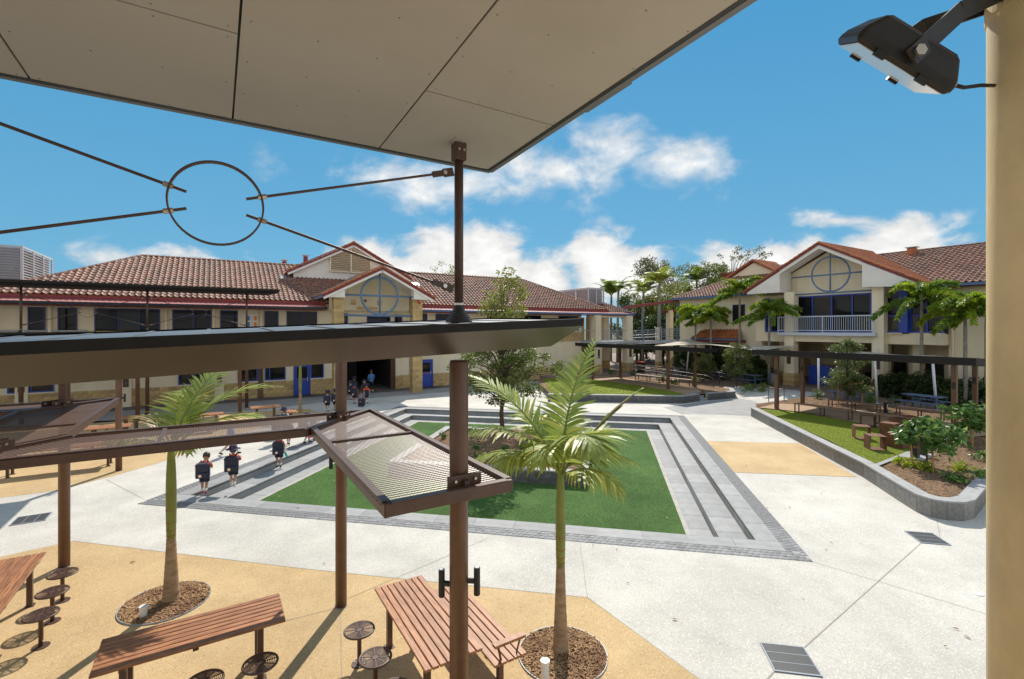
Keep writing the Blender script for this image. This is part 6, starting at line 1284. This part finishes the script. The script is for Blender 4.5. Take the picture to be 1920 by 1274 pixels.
# ================================================================ PEOPLE
def person(p,face,h,label,top='orange_cloth',hat=True,pack='big',stride=.12,hair='hair',shorts='navy_cloth',skin='skin',shoe='shoe_black',bend=.0,arms=((.1,-.1),(.1,.1)),prop=None,z_=None,adult=False,crest=True,vest=True):
    """standing or walking figure; faces local +y; h = body height. The body is one skinned surface"""
    t=thing('person',label,'person',p,face); k=h
    st=stride*h
    hd=Vector((0,bend*.35*k,k*(.905-.06*bend)))
    V=[];E_=[];RR=[]
    def v(x,y,z,r): V.append((x,y,z)); RR.append(r*k); return len(V)-1
    hipw=.055*k; shw=(.115 if not adult else .11)*k
    pel=v(0,0,.5*k,.068); spi=v(0,bend*.05*k,.61*k,.066); che=v(0,bend*.1*k,.72*k,.074); nek=v(0,bend*.17*k,.805*k,.032); nk2=v(0,hd.y*.8,.845*k,.032); E_+=[(pel,spi),(spi,che),(che,nek),(nek,nk2)]
    feet=[]
    for sg,sy in ((-1,1),(1,-1)):
        a=v(sg*hipw,0,.47*k,.056); kn=v(sg*hipw*1.05,sy*st*.35+.02*k,.27*k,.038); an=v(sg*hipw,sy*st*.8-.01*k if sy>0 else sy*st,.06*k+(.03*k if sy<0 else 0),.024); E_+=[(pel,a),(a,kn),(kn,an)]; feet.append((sg*hipw,V[an][1],V[an][2]))
        s=v(sg*shw,bend*.12*k,.765*k,.034); E_.append((che,s))
    hands=[]
    for i,sg in enumerate((-1,1)):
        sw,up=arms[i]; sidx=[j for j in range(len(V)) if abs(V[j][2]-.765*k)<1e-4 and V[j][0]*sg>0][0]
        e=v(sg*(shw+.03*k),sw*k*.5,.61*k+max(0,up)*.1*k,.026); w_=v(sg*(shw+.02*k),sw*k+.04*k,(.48+max(0,up)*.8)*k,.02); E_+=[(sidx,e),(e,w_)]; hands.append(Vector(V[w_]))
    me=bpy.data.meshes.new('body'); me.from_pydata(V,E_,[]); me.materials.append(MATS[skin]); o=bpy.data.objects.new('body',me); COL.objects.link(o); o.parent=t
    sm=o.modifiers.new('skin','SKIN'); 
    for i,sv in enumerate(me.skin_vertices[0].data): sv.radius=(RR[i],RR[i]*(.8 if i in (pel,spi,che) else 1)); sv.use_root=(i==pel)
    su=o.modifiers.new('sub','SUBSURF'); su.levels=1; su.render_levels=2
    # head with face, ears
    hr=.078*k*(1.12 if not adult else .9); hb=MB().ellipsoid((0,0,0),hr*.86,hr,hr*1.18,14,10); 
    hb.v=[(x,y+(.12*hr if (y>.6*hr and abs(z)<.35*hr and abs(x)<.28*hr) else 0),z) for x,y,z in hb.v]
    H0=Matrix.Translation(hd+Vector((0,.01*k,.02*k)))@Matrix.Rotation(-bend*.9,4,'X')
    hb.xf(H0); head=hb.build('head',skin,t,smooth=True)
    for sg in (-1,1):
        MB().ellipsoid((sg*hr*.88,-.05*hr,-.05*hr),hr*.12,hr*.2,hr*.3,8,6).xf(H0).build('ear',skin,head,smooth=True); MB().ellipsoid((sg*hr*.34,hr*.87,hr*.1),hr*.12,hr*.08,hr*.09,8,5).xf(H0).build('eye','hair',head)
    MB().ellipsoid((0,hr*.92,-hr*.5),hr*.26,hr*.06,hr*.06,8,4).xf(H0).build('mouth','pink',head)
    hm=MB().ellipsoid((0,-hr*.1,hr*.22),hr*.98,hr*1.02,hr*1.08,14,10); hm.f=[f for f in hm.f if not all(hm.v[i][1]>hr*.42 and hm.v[i][2]<hr*.75 for i in f) and not all(hm.v[i][2]<-hr*.42 for i in f)]
    hm.xf(H0).build('hair',hair,head,smooth=True)
    if hat:
        pr=[(0,hr*1.42),(hr*.6,hr*1.4),(hr*.98,hr*1.25),(hr*1.1,hr*.62),(hr*1.16,hr*.5),(hr*2.0,hr*.26),(hr*2.02,hr*.24),(hr*1.16,hr*.42),(hr*1.0,hr*.4),(0,hr*.4)]
        ht=MB().lathe(pr,22).xf(H0).build('hat','navy_cloth',t,smooth=True)
        if crest: MB().ellipsoid((0,-hr*1.07,hr*.8),hr*.16,hr*.05,hr*.14,8,5).xf(H0).build('hat_badge','pink',ht)
    # clothes
    def loft(rings,n=14):
        mb=MB()
        for (cx,cy,cz,rx,ry) in rings:
            for j in range(n): a=2*PI*j/n; mb.v.append((cx+rx*math.cos(a),cy+ry*math.sin(a),cz))
        mb.f=[(i*n+j,i*n+(j+1)%n,(i+1)*n+(j+1)%n,(i+1)*n+j) for i in range(len(rings)-1) for j in range(n)]; return mb
    b=bend*k
    loft([(0,0,.475*k,.098*k,.088*k),(0,.02*b,.55*k,.1*k,.088*k),(0,.06*b,.65*k,.102*k,.088*k),(0,.1*b,.73*k,.115*k,.088*k),(0,.13*b,.785*k,.1*k,.07*k),(0,.16*b,.815*k,.045*k,.042*k)]).build('shirt',top if not vest else top,t,smooth=True)
    if vest: loft([(0,0,.478*k,.101*k,.091*k),(0,.05*b,.62*k,.1045*k,.0915*k),(0,.1*b,.72*k,.1*k,.0915*k)]).build('vest',shorts,t,smooth=True)
    for i,sg in enumerate((-1,1)):
        s=Vector((sg*shw*.8,bend*.12*k,.775*k)); hnd=hands[i]; e=Vector((sg*(shw+.03*k),arms[i][0]*k*.5,.61*k+max(0,arms[i][1])*.1*k)); MB().tube([s,s.lerp(e,.45),s.lerp(e,.85)],[.042*k,.044*k,.042*k],10).build('sleeve',top,t,smooth=True)
        # hand with palm and five fingers
        hm_=MB().ellipsoid(tuple(hnd+Vector((0,.008*k,-.022*k))),.012*k,.02*k,.026*k,8,6)
        for f in range(4): y0=-.014*k+f*.0105*k; hm_.tube([hnd+Vector((0,.008*k+y0,-.04*k)),hnd+Vector((-sg*.006*k,.012*k+y0,-.058*k-(.006*k if f in(1,2) else 0))),hnd+Vector((-sg*.014*k,.014*k+y0,-.068*k))],[.0062*k,.0056*k,.0042*k],5)
        hm_.tube([hnd+Vector((0,.022*k,-.018*k)),hnd+Vector((-sg*.006*k,.036*k,-.034*k)),hnd+Vector((-sg*.01*k,.036*k,-.046*k))],[.007*k,.0062*k,.0048*k],5); hm_.build('hand',skin,t,smooth=True)
        fx,fy,fz=feet[i]; kn=Vector((sg*hipw*1.05,(st*.35 if i==0 else -st*.35)+.02*k,.27*k))
        a=Vector((sg*hipw,0,.5*k)); MB().tube([a,a.lerp(kn,.5),a.lerp(kn,.82 if not adult else 1.0)],[.07*k,.066*k,.062*k if not adult else .045*k],12).build('shorts_leg',shorts,t,smooth=True)
        if adult: MB().tube([kn,Vector((fx,fy,fz+.02*k))],[.046*k,.03*k],10).build('trouser_leg',shorts,t,smooth=True)
        MB().tube([Vector((fx,fy,fz-.005*k)),Vector((fx,fy,fz)).lerp(kn,.3)],[.03*k,.031*k],10).build('sock','white_cloth',t,smooth=True)
        sh=MB().ellipsoid((0,.03*k,-.035*k),.03*k,.068*k,.03*k,12,8); sh.v=[(x,y,max(z,-.058*k)) for x,y,z in sh.v]; sh.xf(Matrix.Translation((fx,fy,fz))@Matrix.Rotation(R(-22) if i==1 and stride>.06 else 0,4,'X')); sh.build('shoe',shoe,t,smooth=True)
    if pack:
        W_,Hh,D=(.15*k,.34*k,.17*k) if pack=='big' else (.09*k,.2*k,.08*k); y0=-.085*k+bend*.08*k; z0=.44*k if pack=='big' else .56*k
        bb=MB().box(-W_,W_,y0-D,y0,z0,z0+Hh); bp=bb.build('backpack','pack' if pack=='big' else 'top_blue',t,bevel=.025*k)
        MB().box(-W_*.9,W_*.9,y0-D-.05*k,y0-D-.002,z0+.01*k,z0+Hh*.42).build('front_pocket','pack',bp,bevel=.018*k)
        MB().box(-W_*1.02,W_*1.02,y0-D*1.03,y0+.002,z0+Hh*.8,z0+Hh*1.04).build('pack_lid','pack',bp,bevel=.02*k)
        for sg in (-1,1): MB().tube([(sg*.06*k,y0,z0+Hh*.95),(sg*.075*k,.02*k,.83*k),(sg*.085*k,.095*k,.74*k),(sg*.09*k,.06*k,.56*k),(sg*.1*k,y0,z0+.05*k)],.014*k,6).build('strap','pack',bp)
        if pack=='big':
            e=MB().lathe([(0,0),(.043*k,0),(.043*k,.006),(0,.006)],6); e.xf(Matrix.Translation((-.03*k,y0-D-.0515*k,z0+Hh*.22))@Matrix.Rotation(R(90),4,'X')); eo=e.build('emblem','emblem_orange',bp)
            e=MB().lathe([(0,.006),(.03*k,.006),(.03*k,.008),(0,.008)],8); e.xf(Matrix.Translation((-.03*k,y0-D-.0515*k,z0+Hh*.22))@Matrix.Rotation(R(90),4,'X')); e.build('emblem_centre','emblem_white',eo)
    if prop:
        hnd=hands[1]; kind,m_=prop
        if kind=='bottle': MB().lathe([(0,-.24),(.034,-.24),(.036,-.22),(.036,-.07),(.02,-.05),(.02,-.03),(0,-.03)],12).xf(Matrix.Translation(hnd+Vector((.01,.02,0)))@Matrix.Rotation(R(-22),4,'Y')).build('bottle',m_,t)
        if kind=='bag': bg_=MB().box(-.02,.02,-.11,.11,-.34,-.1).xf(Matrix.Translation(hnd)).build('carry_bag',m_,t,bevel=.008); MB().tube([hnd+Vector((0,-.06,-.1)),hnd+Vector((0,0,-.03)),hnd+Vector((0,.06,-.1))],.006,5).build('bag_handle',m_,bg_)
    return t
def pp(px,py,z=0): v=gp(px,py,z); return v
B_=R(-62)
mv=lambda a:R(a+33)
person(pp(383,926,.014),mv(-14),1.08,'bareheaded child in orange shirt with big navy backpack, head bowed, near the court corner',hat=False,bend=.55,shoe='shoe_red',skin='skin_tan',arms=((.12,.15),(.14,.2)),stride=.1)
person(pp(437,913,.014),mv(-14),1.13,'child in navy hat with lime tag on the backpack, stepping along the court edge',shoe='shoe_white',arms=((.0,-.1),(.16,.3)),stride=.14)
person(pp(523,877,-.22),mv(-14),1.14,'child holding a green bottle on the upper court step',hat=True,prop=('bottle','bottle_green'),arms=((.02,-.1),(-.04,-.1)),stride=.09)
person(pp(576,831),mv(-75),1.15,'child in navy hat turned to the right beside the mesh awning, pink shoe bag',top='white_cloth',hair='hair_brown',prop=('bag','pink'),arms=((.1,.1),(.02,-.1)),stride=.13)
person(pp(592,826),mv(-70),1.02,'bareheaded curly haired child beside the hatted one at the court edge',hat=False,hair='hair_brown',top='white_cloth')
person(pp(533,817),mv(-20),1.15,'child in white shirt and navy hat, tallest of the three behind the long mesh awning',top='white_cloth')
person(pp(522,831),mv(-30),1.06,'child in wide navy hat, left of three behind the long mesh awning'); person(pp(541,834),mv(-25),1.03,'child in navy hat seen only by its crown, right of the three behind the awning')
person(pp(432,852),mv(-110),1.15,'running child in blue beside the palm fronds at left',top='top_blue',hat=False,pack=None,stride=.26,hair='hair_brown',vest=False)
person(pp(614,772),mv(-20),1.12,'child with navy hat and backpack left of the brown post, walking to the passage',top='white_cloth',stride=.08); person(pp(629,770),mv(-20),1.16,'child half hidden by the brown post, walking to the passage',top='white_cloth',stride=.1)
person(pp(665,757),mv(-25),1.15,'child in orange sleeves with backpack and red bag right of the brown post',prop=('bag','bag_red'),stride=.1); d_=person(pp(687,757),mv(-15),1.17,'child in orange sleeves pulling a black roller case and carrying a cyan bag',pack=None,prop=('bag','bag_cyan'),stride=.1,arms=((-.14,.05),(.02,-.1)))
person(pp(683,747),mv(-15),1.15,'child with blond hair in hat ahead of the roller case',hair='emblem_white',stride=.1); person(pp(657,750),mv(-20),1.17,'child in white shirt behind the brown post near the passage mouth',top='white_cloth'); person(pp(664,741),mv(-10),1.2,'child in dark hat farthest into the passage shade',top='navy_cloth')
person(pp(696,735),mv(-12),1.56,'woman in blue racer back top and black leggings walking into the passage',top='top_blue',hat=False,pack=None,shorts='black_cloth',adult=True,vest=False,shoe='shoe_white',stride=.12,arms=((-.05,.12),(.1,.12)),skin='skin_tan')
rc=thing('roller_case','black roller school case with orange emblem pulled along the paving','suitcase',pp(678,763),R(-15))
MB().box(-.17,.17,-.13,.13,.05,.46).build('case','pack',rc,bevel=.03); 
for x in (-.12,.12): MB().tube([(x,.1,.46),(x,.14,.86)],.008,6).build('handle_tube','bolt',rc); MB().tube([(x-.02,-.1,.05),(x+.02,-.1,.05)],.05,12).build('wheel','black_metal',rc)
MB().tube([(-.12,.14,.86),(.12,.14,.86)],.014,6).build('grip','black_metal',rc); MB().lathe([(0,0),(.05,0),(.05,.006),(0,.006)],6).xf(Matrix.Translation((0,-.131,.3))@Matrix.Rotation(R(90),4,'X')).build('emblem','emblem_orange',rc)
